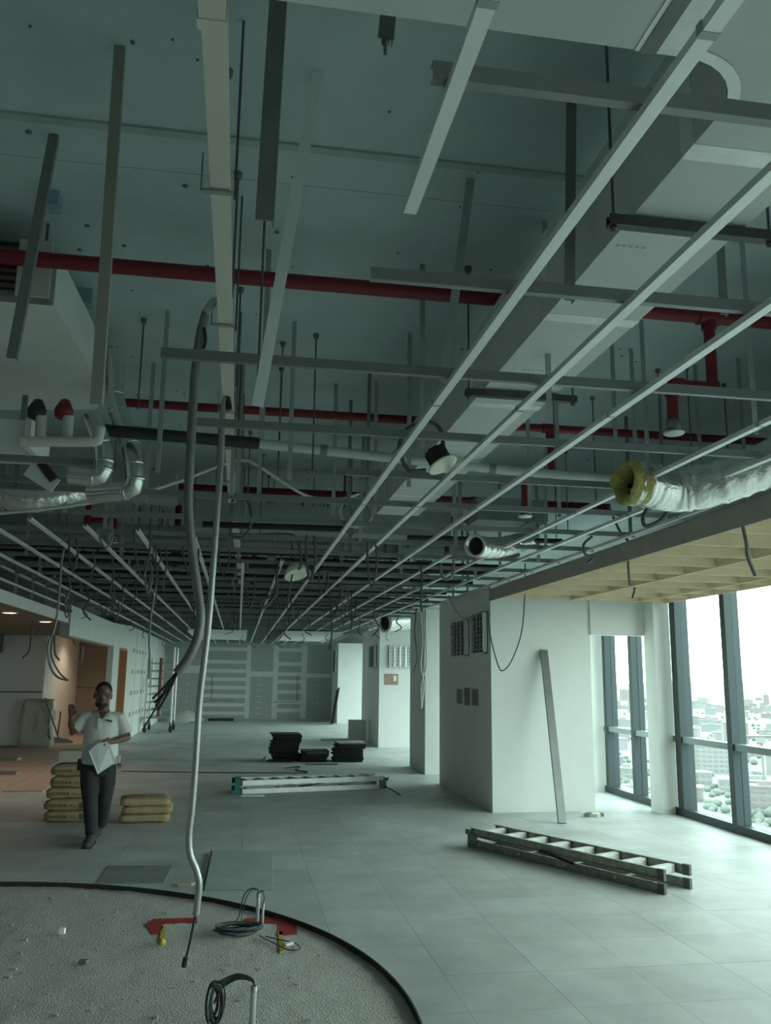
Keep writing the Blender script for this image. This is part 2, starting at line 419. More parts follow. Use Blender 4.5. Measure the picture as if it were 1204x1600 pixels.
# ------------------------------------------------------------------ WINDOW WALL
msY = [11.32, 10.03, 8.70, 7.37, 6.04, 4.71, 3.38, 2.05, .72, -.61, -1.94, -3.27]
def wall_x():
    pass
mb = MB().box(WX-.06, WX+.22, RY0, 38, -.3, .10); struct('wall_right', mb, M_frame)          # kerb under glass
mb = MB().box(WX-.02, WX+.25, RY0, 38, 3.25, ZS); struct('wall_right_head', mb, M_white)
ys = sorted(msY + [12.72, 13.7] + [14.05+1.33*k for k in range(1, 18)])
zt0 = pX(1100,1160,WX).z
ztr = pX(1170,1170,WX-.02).z
gp = 0
for i, y in enumerate(ys):
    w = empty('window_%d' % (i+1), (WX, y, .10)); w['kind'] = 'structure'
    mw = .16 if abs(y-11.32) < .01 else .11
    child(MB().box(WX-.07, WX+.12, y-mw/2, y+mw/2, .10, 3.25), 'mullion', M_frame, w)
    if i+1 < len(ys):
        y2 = ys[i+1]
        child(MB().box(WX-.05, WX+.08, y+mw/2, y2-.055, ztr-.045, ztr+.035), 'transom', M_frame2, w)
        child(MB().box(WX+.02, WX+.035, y+mw/2, y2-.055, .10, ztr-.045), 'pane', M_glass, w)
        child(MB().box(WX+.02, WX+.035, y+mw/2, y2-.055, ztr+.035, 3.25), 'pane', M_glass, w)

# ------------------------------------------------------------------ timber soffit at the window
sf = empty('timber_soffit', (4.7, 4, 2.88)); tag(sf, 'open plywood bulkhead frame with brown fascia above the windows', 'bulkhead')
SX0, SX1, SY0, SY1, SZ = 3.5, WX-.08, -2.0, 11.48, 2.88
child(MB().box(SX0-.02, SX0, SY0, A_Y0, SZ, SZ+.17), 'fascia', M_fascia, sf)
child(MB().box(SX0, SX1, SY0, SY1, SZ+.13, SZ+.145), 'top_sheet', M_wood, sf)
for x in (4.55, 5.55): child(MB().box(x-.012, x+.012, SY0, SY1, SZ+.005, SZ+.13), 'long_rib', M_wood, sf)
child(MB().box(SX1-.03, SX1, SY0, SY1, SZ, SZ+.13), 'edge_rib', M_wood, sf)
k = 0
y = SY1-.1
while y > SY0:
    for (a, b) in ((SX0, 4.538), (4.562, 5.538), (5.562, SX1-.03)):
        child(MB().box(a, b, y-.012, y+.012, SZ+.01, SZ+.13), 'cross_rib', M_wood, sf)
    y -= .62
struct('wall_bulkhead_top', MB().box(SX0+.02, WX-.02, SY0, SY1, SZ+.16, SZ+.19), M_greyboard)

# ------------------------------------------------------------------ SUSPENDED GRID
CH = [(-.018,0),(.018,0),(.018,.024),(.016,.024),(.016,.002),(-.016,.002),(-.016,.024),(-.018,.024)]
def runner(x, y0, y1, x2=None):
    x2 = x if x2 is None else x2
    r = empty('ceiling_runner', (x, y0, ZG))
    child(MB().extr((x, y0, ZG), (x2, y1, ZG), CH), 'channel', M_galv_lt, r)
    yy = y0 + 1.25
    while yy < min(y1, 12):
        xx = x + (x2-x)*(yy-y0)/(y1-y0)
        child(MB().box(xx-.0205, xx+.0205, yy, yy+.02, ZG-.0015, ZG+.026), 'joint_clip', M_galv, r)
        yy += 2.4
    return r
RUN = [(.41,.1,2.12),(.86,.1,36),(1.27,.1,36),(1.73,.1,36),(2.52,.1,36),(2.95,.1,26),(3.37,.1,16.4),
       (2.12,8.6,36),(.43,9.5,36),(0.0,9.8,36),(-.46,8.1,36),(-.94,7.8,36),(-1.37,7.67,36),(-1.77,7.42,36),(-2.18,5.5,36),(-2.62,5.5,36)]
for (x, a, b) in RUN:
    r = runner(x, a, b)
    if x == .41: tag(r, 'short bright ceiling runner ending in mid air near the top of the photo', 'ceiling runner')
    elif x == .86: tag(r, 'long bright runner crossing beneath the wrapped duct from the upper right corner', 'ceiling runner')
    elif x == 1.27: tag(r, 'long bright runner passing right under the wrapped duct edge and the hanging black downlight', 'ceiling runner')
    elif x == 1.73: tag(r, 'long bright runner just right of the wrapped duct, left of the sprinkler drop', 'ceiling runner')
    elif x == 2.12: tag(r, 'bright runner starting at the round mouth of the short foil duct', 'ceiling runner')
    elif x == 2.52: tag(r, 'long bright runner crossing in front of the large foil duct mouth', 'ceiling runner')
    elif x == 2.95: tag(r, 'long bright runner second in from the brown soffit fascia', 'ceiling runner')
    elif x == 3.37: tag(r, 'long bright runner closest to the brown soffit fascia', 'ceiling runner')
    else: tag(r, {.43:'thin runner just right of the dome lamp receding to the far wall',0.0:'thin runner under the sagging trunking receding to the far wall',-.46:'thin runner between the two hanging conduits and the left aisle',-.94:'thin left aisle runner starting under the red sprinkler elbow',-1.37:'left aisle runner, fourth from the white fascia',-1.77:'left aisle runner, third from the white fascia',-2.18:'left aisle runner, second from the white fascia',-2.62:'left aisle runner nearest the white fascia'}[x], 'ceiling runner', 'runners over the left aisle')
CR_PROF = [(-.014,.0),(.012,.0),(.012,.042),(-.014,.042),(-.014,.039),(.009,.039),(.009,.003),(-.014,.003)]
def cross(y, x0, x1, z=ZG+.027):
    o = MB().extr((x0, y, z), (x1, y, z), CR_PROF).build('cross_channel', M_cross)
    return o
near = [(1.62,.36,3.45,'first'),(2.59,.37,3.45,'second'),(3.45,-.37,3.45,'third'),(4.42,-.31,3.45,'fourth'),(5.36,.62,3.45,'fifth')]
for (y, a, b, nth) in near:
    o = cross(y, a, b)
    tag(o, {'first':'dark steel cross channel nearest the camera, over the rounded duct corner','second':'steel cross channel in line with the nearest red sprinkler pipe','third':'long steel cross channel just behind the hanging strut of the duct','fourth':'long steel cross channel starting beside the cream trunking, above the black downlight','fifth':'steel cross channel just beyond the dangling black downlight'}[nth], 'cross channel')
YC = [6.3+.93*k for k in range(32)]
for k, y in enumerate(YC):
    x0 = -2.95; x1 = 3.5 if y < 16.4 else 3.55
    if y > 18.2 and y < 22.6: x1 = 5.8
    tag(cross(y, x0, x1), 'steel cross channel in the far part of the ceiling grid', 'cross channel', 'far cross channels of the ceiling grid')
for y in (5.45, 6.05): tag(cross(y, -2.9, -.95), 'short steel cross channel under the insulated plenum on the left', 'cross channel', 'short channels on the left')

# hanger straps
STRAP = [(-.018,-.004),(.018,-.004),(.018,.020),(.015,.020),(.015,0),(-.018,0)]
def strap(a, b, m=None, wide=1.0, name='hanger_strap'):
    d = Vector(b)-Vector(a)
    prof = [(p[0]*wide, p[1]*wide) for p in STRAP]
    return MB().extr(a, b, prof, (0,1,0)).build(name, m or M_galv)
def vstrap(px, py, zb, wide=1.0, m=None):
    p = pZ(px, py, ZS); return strap(p, (p.x, p.y, zb), m, wide)
# singled-out ones
def slant(t, b, m, wide, label, zt=ZS, dy=0.0):
    p = pZ(*t, zt); q = pY(*b, p.y+dy); tag(strap(p, q, m, wide), label, 'hanger')
slant((187,72),(150,632), mat('primed_steel',(.30,.29,.25),.6,.2,var=.1), 1.15, 'tall dull brown hanger stud hanging in front of the insulated plenum')
slant((84,210),(18,560), M_galv_dk, 1.2, 'slanted grey hanger strap at the left edge by the plenum')
slant((497,112),(402,635), M_galv_lt, 1.25, 'slanting bright steel stud hanging right of the cream trunking', dy=.2)
p = pZ(437,-40,ZS); q = pY(413,345,p.y)
tag(strap(p, q, M_galv_dk, 1.7), 'wide dark steel stud hanging from the top edge right of cream trunking', 'hanger')
p = pZ(614,-60,ZS); q = pY(602,62,p.y)
hs = strap(p, q, M_galv_dk, 1.5); tag(hs, 'short dark hanger with a bolt at the top centre edge', 'hanger')
MB().lathe([(0,-.04),(.006,-.04),(.006,.0),(.014,.0),(.014,.015),(0,.015)], (q.x, q.y, q.z-.015), n=8).build('bolt', M_rod, hs)
slant((735,280),(692,600), M_galv, 1.15, 'slanted steel strap left of the wrapped duct crossing the red pipe')
tag(strap(pZ(892,150,ZS)+Vector((0,0,0)), pY(889,470,pZ(892,150,ZS).y), M_galv_dk, 1.2), 'thick dark hanger stud in front of the wrapped duct side', 'hanger')
q = pY(1129,440,3.0); tag(strap((q.x,q.y,ZS), pY(1131,492,3.0), M_galv_dk, 1.0), 'short dark stud beside the duct bottom, left of the red sprinkler drop', 'hanger')
for (px, py) in ((262,485),(240,567),(413,560),(460,503),(660,413),(640,520),(588,595),(525,600),(955,535),(985,545),(1001,500),(1158,372),(1085,570),(868,600),(1152,560),(850,345),(420,390),(372,545)):
    tag(vstrap(px, py, ZG+.03, .85), 'grey steel hanger strap between the slab and the nearer ceiling grid', 'hanger', 'hanger straps of the nearer grid')
def rod(p, zb, group):
    mb = MB().tube([p, (p.x, p.y, zb)], .006, 6)
    mb.lathe([(0,-.03),(.018,-.03),(.022,0)], p, n=8)
    o = mb.build('threaded_rod', M_rod); tag(o, 'thin dark threaded rod dropping from the slab into the services', 'rod', group); return o
for (px, py) in ((225,498),(494,522),(442,535),(1027,577),(1130,600),(1072,572),(925,620),(356,110),(372,270),(376,450),(378,555),(415,300)):
    p = pZ(px, py, ZS); rod(p, ZG+.15 if px > 390 else 3.55, 'threaded rods hanging from the slab')
far_s = 0
for k, y in enumerate(YC):
    if y > 24: break
    for x in [-2.5+1.15*i for i in range(6)]:
        xx = x + random.uniform(-.25,.25)
        if 1.25 < xx < 1.85 and y < 9: continue
        yy = y+random.uniform(-.1,.1)
        o = strap((xx, yy, ZS), (xx+random.uniform(-.03,.03), yy, ZG+.03), random.choice((M_galv, M_galv, M_galv_dk)), random.uniform(.8,1.1))
        tag(o, 'small grey hanger strap in the crowded far ceiling void', 'hanger', 'far hanger straps')
        if random.random() < .35: rod(Vector((xx+.3, yy+.2, ZS)), random.uniform(3.2,3.6), 'threaded rods hanging from the slab')

# ------------------------------------------------------------------ CREAM TRUNKING
tk = empty('cable_trunking', (-.14, 4, 3.5)); tag(tk, 'cream cable trunking running into the depth left of centre', 'trunking')
TZ = 3.5; a = pZ(336,60,TZ); x_t = -.135
child(MB().box(-.178, -.108, .3, 2.05, TZ, TZ+.06), 'trunk_length', M_cream, tk)
child(MB().box(-.172, -.104, 2.05, 8.6, TZ, TZ+.06), 'trunk_length', M_cream, tk)
child(MB().box(-.183, -.103, 2.03, 2.07, TZ-.004, TZ+.064), 'coupler', M_cream, tk)
for y in (pZ(340,297,TZ).y, pZ(352,507,TZ).y, pZ(362,643,TZ).y, pZ(368,700,TZ).y, 7.6):
    r = empty('trunking_bracket', (-.14, y, TZ)); tag(r, 'wire bracket with rod holding the cream trunking', 'bracket', 'brackets of the cream trunking')
    child(MB().box(-.20, -.09, y-.012, y+.012, TZ-.012, TZ-.004), 'cross_bar', M_galv, r)
    child(MB().bar((-.205, y, TZ-.01), (-.205, y, TZ+.14), .006, .006), 'side_wire', M_galv, r)
    child(MB().tube([(-.085, y, TZ-.03), (-.085, y, ZS)], .005, 6), 'threaded_rod', M_rod, r)
# lower trunk lengths further on
o = MB().bar((-.1, 8.6, 3.32), (-.02, 13.5, 3.2), .065, .05).build('cable_trunking', M_cream); tag(o, 'grey cream trunking length sagging into the far grid', 'trunking')

# ------------------------------------------------------------------ MAIN DUCT (L-shaped, wrapped)
DZ = 3.45; DX0, DX1 = 1.335, 1.775; DYb = pZ(820,54,DZ).y
dt = empty('wrapped_duct', (DX0, DYb, DZ)); tag(dt, 'large pale wrapped air duct turning a rounded corner at upper right', 'duct')
Rr = .22
fil = [(DX0-Rr+Rr*math.sin(t), DYb+Rr-Rr*math.cos(t)) for t in [k*PI/2/8 for k in range(9)]]
poly = [(-.06, .35), (DX1+.3, .35), (DX1+.3, DYb-.2), (DX1, DYb+.15), (DX1, 8.6), (DX0, 8.6)] + fil[::-1] + [(-.06, DYb)]
child(MB().prism(poly, DZ, DZ+.42), 'duct_body', M_duct, dt)
for y in (pZ(985,225,DZ).y, pZ(920,500,DZ).y, pZ(800,635,DZ).y, pZ(650,775,DZ).y, 8.0):
    child(MB().box(DX0-.003, DX1+.003, y-.04, y+.04, DZ-.003, DZ+.422), 'tape_band', M_ducttape, dt)
mb = MB()
o2 = [(p[0]*1, p[1]) for p in fil]; n = len(fil)
inn = [(DX0-Rr+(Rr+.035)*math.sin(t), DYb+Rr-(Rr+.035)*math.cos(t)) for t in [k*PI/2/8 for k in range(9)]]
mb.add([(p[0],p[1],DZ-.003) for p in fil] + [(p[0],p[1],DZ-.003) for p in inn] + [(p[0],p[1],DZ+.02) for p in fil] + [(p[0],p[1],DZ+.02) for p in inn],
       [(i+1,i,n+i,n+i+1) for i in range(n-1)] + [(i,i+1,2*n+i+1,2*n+i) for i in range(n-1)])
child(mb, 'corner_tape', M_ducttape, dt)
xq = pZ(1020,60,DZ).x
child(MB().box(xq-.03, xq+.10, .36, DYb, DZ-.003, DZ), 'tape_band', M_ducttape, dt)
child(MB().box(xq-.015, xq+.03, .36, DYb+.003, DZ-.006, DZ+.02), 'seam', M_galv_dk, dt)
# faint stencilled marks on the duct bottom
for (px, py) in ((985,385),(833,578)):
    q = pZ(px, py, DZ)
    for k in range(5): child(MB().box(q.x-.06+k*.026, q.x-.045+k*.026, q.y-.006, q.y+.006, DZ-.002, DZ), 'stencil_mark', M_galv, dt)
# struts with rods
for (px0, px1, py, lab) in ((950,1193,345,'dark strut with two rods carrying the wrapped duct near the rounded corner'),(727,873,613,'dark strut under the wrapped duct above the hanging downlight')):
    a = pZ(px0, py, DZ-.03); b = pZ(px1, py+ (px1-px0)*.08, DZ-.03)
    r = empty('duct_strut', a); tag(r, lab, 'strut')
    ST = [(-.02,-.02),(.02,-.02),(.02,.02),(.008,.02),(.008,.014),(.014,.014),(.014,-.014),(-.014,-.014),(-.014,.014),(-.008,.014),(-.008,.02),(-.02,.02)]
    child(MB().extr((a.x,a.y,a.z),(DX1+.12,a.y,a.z), ST), 'channel', mat('dark_strut',(.075,.082,.08),.5,.4), r)
    for x in (a.x+.02, DX1+.10):
        rdo = child(MB().tube([(x,a.y,a.z-.04),(x,a.y,ZS)], .006, 6).lathe([(0,-.03),(.02,-.03),(.025,0)], (x,a.y,ZS), n=8), 'threaded_rod', M_rod, r)
        child(MB().lathe([(0,-.01),(.014,-.01),(.014,.004),(0,.004)], (x,a.y,a.z-.024), n=6), 'nut', M_rod, rdo).matrix_parent_inverse = Matrix.Identity(4)

# ------------------------------------------------------------------ RED SPRINKLER PIPES
def sprink(name, label, Y, x0, x1, z, rr, drops):
    r = empty(name, (x0, Y, z)); tag(r, label, 'sprinkler pipe')
    child(MB().tube([(x0,Y,z),(x1,Y,z)], rr, 12), 'main_pipe', M_red, r)
    for (xd, z1, xl, z2) in drops:
        child(MB().tube([(xd-.07,Y,z),(xd+.07,Y,z)], rr*1.22, 12).tube([(xd,Y,z),(xd,Y,z-.08)], rr*1.05, 12), 'tee_fitting', M_red, r)
        rd = rr*.80
        path = smooth_path([(xd,Y,z-.06),(xd,Y,z1+.08),(xd-.02*(1 if xl<xd else -1),Y,z1+.01),(xd-.08*(1 if xl<xd else -1),Y,z1)], 4)
        child(MB().tube([(xd,Y,z-.05),(xd,Y,z1)], rd, 10), 'drop_pipe', M_red, r)
        child(MB().lathe([(rd*1.25,-.05),(rd*1.3,.03)], (xd,Y,z1), n=10).lathe([(0,-.045),(rd*1.3,-.04)], (xd,Y,z1), n=10), 'elbow', M_red, r)
        child(MB().tube([(xd,Y,z1),(xl,Y,z1)], rd, 10), 'offset_pipe', M_red, r)
        child(MB().tube(smooth_path([(xl+(.07 if xl<xd else -.07),Y,z1),(xl+(.01 if xl<xd else -.01),Y,z1-.005),(xl,Y,z1-.07)],4), rd*1.28, 10), 'elbow', M_red, r)
        child(MB().tube([(xl,Y,z1-.05),(xl,Y,z2+.08)], rd, 10), 'drop_pipe', M_red, r)
        child(MB().lathe([(rd*.9,.08),(rd*1.25,.075),(rd*1.25,.02),(rd*.8,.0)], (xl,Y,z2), n=10), 'head_socket', M_galv_dk, r)
        child(MB().lathe([(0,-.014),(.055,-.010),(.062,0),(.02,.008),(0,.008)], (xl,Y,z2), n=18), 'escutcheon', M_galv_lt, r)
    return r
sprink('sprinkler_pipe', 'nearest red sprinkler pipe crossing the whole ceiling, with a drop at right', 4.42, -4.5, 5.9, 3.93, .041, [(2.67,3.49,2.41,3.20)])
sprink('sprinkler_pipe', 'second red sprinkler pipe, thinner, behind the nearest one', 6.83, -1.0, 5.9, 3.93, .036, [(2.57,3.52,2.33,3.15)])
sprink('sprinkler_pipe', 'third red sprinkler pipe deep in the ceiling void, with an offset drop', 9.95, -2.4, 4.5, 3.93, .040, [(2.78,3.68,2.41,3.2),(-1.75,3.5,-1.45,3.25)])
sprink('sprinkler_pipe', 'farthest red sprinkler pipe seen between hanger straps', 13.2, -2.4, 3.4, 3.85, .04, [(1.4,3.55,1.15,3.3)])

# ------------------------------------------------------------------ OTHER SERVICES
o = MB().tube([pZ(160,672,3.385), pZ(404,693,3.385)], .042, 12).build('insulated_pipe', M_black); tag(o, 'black insulated pipe crossing behind the two hanging conduits', 'pipe')
a = pZ(404,693,3.385)
r = empty('pale_pipe', a); tag(r, 'pale grey pipe continuing from the black insulated pipe to the right', 'pipe')
child(MB().tube([a, pZ(790,735,3.385), pZ(1000,752,3.385)], .036, 12), 'pipe_run', mat('pale_pipe_pvc',(.46,.50,.49),.5), r)
for px in (492, 760):
    q = a.lerp(pZ(790,735,3.385), (px-404)/386.0); child(MB().tube([q, q+Vector((.05,.002,0))], .041, 12), 'coupling', M_galv_dk, r)
# insulated plenum at left
pz = 3.76
pl = empty('insulated_plenum', pZ(60,560,pz)); tag(pl, 'big white insulated plenum box of the fan coil unit at left', 'plenum')
B = [pZ(-160,640,pz), pZ(150,640,pz), pZ(163,618,pz), pZ(132,560,pz), pZ(84,476,pz), pZ(-160,452,pz)]
mb = MB(); n = len(B)
top = [Vector((p.x, p.y, 4.07)) for p in B]
mb.add(B+top, [(i,(i+1)%n,n+(i+1)%n,n+i) for i in range(n)] + [tuple(range(n-1,-1,-1)), tuple(range(n,2*n))])
child(mb, 'plenum_body', mat('plenum_wrap',(.62,.66,.63),.6,var=.08,scale=3,bump=.25,bscale=7), pl)
a = pZ(80,476,pz); a2 = pZ(-160,455,pz)
fc = empty('fan_coil_unit', (a.x-.3, a.y-.3, 3.5)); tag(fc, 'fan coil unit with dark grille behind the red pipe at the left edge', 'fan coil')
child(MB().box(-2.8, a.x+.01, a.y-.10, a.y-.012, 3.75, 4.07), 'casing', M_galv_dk, fc)
child(MB().box(-2.8, a.x-.16, a.y-.11, a.y-.10, 3.78, 4.05), 'grille_back', M_hole, fc)
for k in range(6): child(MB().box(-2.8, a.x-.16, a.y-.12, a.y-.11, 3.79+k*.042, 3.81+k*.042), 'grille_slat', mat('grille_brown',(.10,.07,.06),.6), fc)
child(MB().box(a.x-.16, a.x+.01, a.y-.115, a.y-.10, 3.75, 4.07), 'side_panel', M_ply2, fc)
for dx in (-.04, -.5): child(MB().tube([(a.x+dx,a.y-.06,4.05),(a.x+dx,a.y-.06,ZS)], .008, 6), 'threaded_rod', M_rod, fc)
# small junction box on slab
q = pZ(134,455,ZS); o = MB().box(q.x-.05,q.x+.05,q.y-.05,q.y+.05,ZS-.10,ZS).build('junction_box', M_bluegrey); tag(o, 'small blue-grey junction box on the slab beside the tall brown hanger', 'box')
q = pZ(86,305,ZS); o = MB().box(q.x-.03,q.x+.03,q.y-.05,q.y+.05,ZS-.08,ZS).build('junction_box', M_bluegrey); tag(o, 'small blue-grey junction box on the slab above the plenum', 'box')
# silver clad pipes
def clad(pts, r, label, m=M_silver):
    root = empty('clad_pipe', pts[0]); tag(root, label, 'pipe')
    Q_ = []
    for i, p in enumerate(pts):
        p = Vector(p)
        if i in (0, len(pts)-1): Q_.append(p); continue
        u = (Vector(pts[i-1])-p).normalized()*r*1.1; w = (Vector(pts[i+1])-p).normalized()*r*1.1
        Q_ += [p+u, p+(u+w)*.28, p+w]
    child(MB().tube(Q_, r, 14), 'cladding', m, root)
    for i in range(1, len(Q_)-1, 3):
        for q in (Q_[i], Q_[i+2]):
            d = (q-Vector(pts[(i-1)//3+1])).normalized(); child(MB().lathe([(r*.98,-.012),(r*1.05,-.008),(r*1.05,.008),(r*.98,.012)], q, d, 14), 'joint_band', m, root)
    return root
Yd = 6.0
clad([pY(178,545,Yd), pY(180,630,Yd), pY(208,708,Yd-.1), pY(212,765,Yd-.1), pY(140,772,Yd)], .065, 'shiny metal clad pipe bending down right of the plenum')
clad([pY(142,648,5.4), pY(165,705,5.4), pY(160,748,5.4), pY(108,742,5.4)], .055, 'shiny metal clad pipe close below the plenum corner')
o = MB().tube(smooth_path([pY(34,690,5.2), pY(140,690,5.2), pY(153,684,5.2), pY(156,668,5.2)],4), .032, 10).build('drain_pipe', M_cablew); tag(o, 'white drain pipe with an elbow beneath the plenum', 'pipe')
for (px,lab) in ((62,'short white stub pipe with black valve under the plenum'),(104,'short white stub pipe beside a red valve under the plenum')):
    r = empty('valve_stub', pY(px,690,5.3)); tag(r, lab, 'pipe')
    child(MB().tube([pY(px,690,5.3), pY(px+3,650,5.3)], .033, 10), 'stub', M_cablew, r)
    child(MB().lathe([(0,-.05),(.05,-.05),(.055,0),(.03,.06),(0,.06)], pY(px-4,640,5.3), (0,.3,1), 10), 'valve', M_black if px < 80 else M_red, r)
r = empty('wall_box', pY(20,670,5.5)); tag(r, 'white insulated box end at the left edge under the plenum', 'box')
child(MB().box(pY(-40,690,5.5).x, pY(50,690,5.5).x, 5.4, 5.9, pY(20,702,5.5).z, pY(20,662,5.5).z), 'box_body', mat('plenum_wrap',(.62,.66,.63)), r)
child(MB().box(pY(45,690,5.5).x, pY(54,690,5.5).x, 5.38, 5.92, pY(20,704,5.5).z, pY(20,660,5.5).z), 'flange', M_white, r)
def damper(px, py, Y, lab):
    p = pY(px, py, Y); r = empty('bracket_plate', p); tag(r, lab, 'bracket')
    child(MB().bar(p+Vector((-.1,0,.05)), p+Vector((.08,0,-.06)), .012, .10), 'plate', M_galv_lt, r)
    child(MB().tube([p+Vector((-.02,-.02,.09)), p+Vector((.07,-.02,-.02))], .03, 8), 'motor', M_black, r)
damper(68, 745, 5.8, 'white bracket plate with black motor under the clad pipes')
# foil flex duct lying on the left, and two on the right
def flex(pts, r, name, label, wool=False, m=M_foil, k=5, seed=1):
    random.seed(seed)
    root = empty(name, pts[0]); tag(root, label, 'flexible duct')
    P = smooth_path(pts, 14); rs = [r*(1+.025*math.sin(i*1.9)+random.uniform(-.04,.04)) for i in range(len(P))]
    child(MB().tube(P, rs, 18, False), 'foil_sleeve', m, root)
    d = (P[1]-P[0]).normalized()
    if wool:
        mb = MB(); prof = [(r*.60,.12),(r*.62,.0),(r*.70,-.05),(r*.88,-.065),(r*1.04,-.04),(r*1.06,.03),(r*1.02,.06)]
        mb.lathe(prof, P[0], d, 18); mb.v = [tuple(Vector(v)+Vector((random.uniform(-1,1),random.uniform(-1,1),random.uniform(-1,1)))*r*.07) for v in mb.v]
        mb.v = [tuple(P[0] + (Vector(v)-P[0])*(1+.28*mn.noise((Vector(v)-P[0])*9+Vector((seed,0,0))))) for v in mb.v]; child(mb, 'glass_wool_lining', M_wool, root); ri = .6
    else:
        mb = MB().lathe([(r*.82,.12),(r*.85,-.01),(r*1.08,-.015),(r*1.1,.03)], P[0], d, 18); child(mb, 'rim', M_foil, root); ri = .86
    child(MB().lathe([(0,.06),(r*ri,.06),(r*ri,.03)], P[0], d, 18), 'mouth_shade', M_hole, root)  # black disc painted as the shade inside the duct
    random.seed(seed+50)
flex([pY(986,754,5.0), pY(1012,758,5.02), pY(1060,765,5.05), pY(1140,748,4.9), pY(1260,700,4.7)], .145, 'flexible_duct', 'large crinkled foil duct with yellow wool mouth at the right edge', True, seed=3)
flex([pY(742,853,7.6), pY(775,856,8.0), pY(815,846,8.6), pY(830,838,9.0)], .10, 'flexible_duct', 'short foil duct with round dark mouth in the grid right of centre', seed=5)
flex([pY(5,775,7.2), pY(60,780,7.2), pY(135,768,7.3)], .11, 'flexible_duct', 'crumpled foil duct lying at the left edge above the grid', seed=8)
flex([pY(600,972,19), pY(640,968,19.4), pY(690,965,20)], .22, 'flexible_duct', 'far crumpled foil duct over the pillar with the louvred light', seed=9)
flex([pY(318,808,10.5), pY(340,806,10.5), pY(372,812,10.6)], .14, 'flexible_duct', 'dark crumpled foil duct behind the hanging conduits', seed=10)
# cross ducts and pipes in the far void
def xduct(Y, x0, x1, z0, z1, d, m, lab, grp=None):
    r = empty('cross_duct', (x0, Y, z0)); tag(r, lab, 'duct', grp)
    child(MB().box(x0, x1, Y, Y+d, z0, z1), 'duct_body', m, r)
    x = x0+.6
    while x < x1: child(MB().box(x-.012, x+.012, Y-.015, Y+d+.015, z0-.015, z1+.015), 'flange', M_galv, r); x += 1.2
M_dgrey = mat('grey_duct_steel',(.30,.34,.335),.55,.3,var=.12,scale=3)
xduct(9.3, -.6, 2.3, 3.36, 3.64, .5, M_dgrey, 'long grey steel cross duct behind the cream trunking')
xduct(8.6, -2.9, -.7, 3.52, 3.8, .4, M_dgrey, 'grey steel cross duct on the left behind the clad pipes')
xduct(11.4, -2.6, 3.2, 3.45, 3.72, .45, M_dgrey, 'grey steel cross duct deep in the void', 'deep cross ducts')
xduct(14.6, -2.8, 3.2, 3.4, 3.7, .6, M_dgrey, 'grey steel cross duct deep in the void', 'deep cross ducts')
xduct(19.0, -2.8, 3.3, 3.35, 3.8, .7, M_dgrey, 'grey steel cross duct deep in the void', 'deep cross ducts')
xduct(24.0, -2.8, 3.3, 3.35, 3.85, .7, M_dgrey, 'grey steel cross duct deep in the void', 'deep cross ducts')
xduct(29.0, -2.8, 3.3, 3.35, 3.85, .7, M_dgrey, 'grey steel cross duct deep in the void', 'deep cross ducts')
xduct(8.9, 2.5, 3.3, 3.5, 3.75, .4, M_dgrey, 'short grey duct box right of the wrapped duct end')
for k, (y, z, rr, x0, x1) in enumerate([(8.3,3.22,.030,-.4,1.0),(8.8,3.25,.028,1.7,3.4),(10.2,3.24,.035,-2.9,2.0),(10.8,3.22,.04,-2.9,3.4),(11.6,3.25,.035,-2.9,3.4),(12.5,3.2,.04,-2.9,3.4),(13.3,3.23,.04,-2.9,3.4),(14.2,3.2,.045,-2.9,3.4),(15.6,3.2,.045,-2.9,3.4),(17,3.2,.05,-2.9,3.4),(18.5,3.2,.05,-2.9,3.4),(20.5,3.2,.05,-2.9,3.4),(22.5,3.2,.05,-2.9,3.4),(25,3.2,.06,-2.9,3.4),(28,3.2,.06,-2.9,3.4)]):
    o = MB().tube([(x0,y,z),(x1,y+random.uniform(-.1,.1),z+random.uniform(-.03,.03))], rr, 8).build('insulated_pipe', M_black)
    tag(o, 'black insulated pipe crossing above the far ceiling grid', 'pipe', 'far black pipes')
# dark hanging drop boxes / bundled trays
for k in range(26):
    x = random.uniform(-2.8,3.2); y = random.uniform(9,22); z = random.uniform(3.15,3.5); w = random.uniform(.08,.35)
    r = empty('valve_box', (x,y,z)); tag(r, 'small dark control box fixed among the far ceiling services', 'box', 'control boxes in the ceiling void')
    child(MB().box(x-w/2,x+w/2,y,y+.15,z,z+random.uniform(.06,.2)), 'casing', random.choice((M_blackpl, M_dgrey, M_galv_dk)), r)
    child(MB().box(x-w/2-.01,x+w/2+.01,y-.006,y,z-.005,z+.02), 'lip', M_galv, r); child(MB().tube([(x,y+.07,z+.03),(x,y+.07,ZS)], .006, 5), 'threaded_rod', M_rod, r)
for k in range(5):
    y = 10.2+k*2.7; x = random.uniform(-2.5,2)
    r = empty('cable_tray', (x,y,3.3)); tag(r, 'perforated steel cable tray running across the far void', 'cable tray', 'far cable trays')
    child(MB().box(-2.9,3.4,y,y+.2,3.30,3.305), 'tray_base', M_galv_dk, r)
    child(MB().box(-2.9,3.4,y-.004,y,3.30,3.35), 'tray_side', M_galv, r); child(MB().box(-2.9,3.4,y+.2,y+.204,3.30,3.35), 'tray_side', M_galv, r)
# brown-red drops deep in the void
for (x, y) in ((-.95,12.5),(1.55,14.3),(.2,16.5)):
    o = MB().tube([(x,y,ZS),(x,y,3.2)], .05, 10).lathe([(.05,0),(.07,.0),(.07,.06),(.05,.06)], (x,y,3.45), n=10).build('riser_pipe', mat('oxide_red',(.12,.022,.022),.6)); tag(o, 'dark red riser pipe deep in the ceiling void', 'pipe', 'deep red risers')

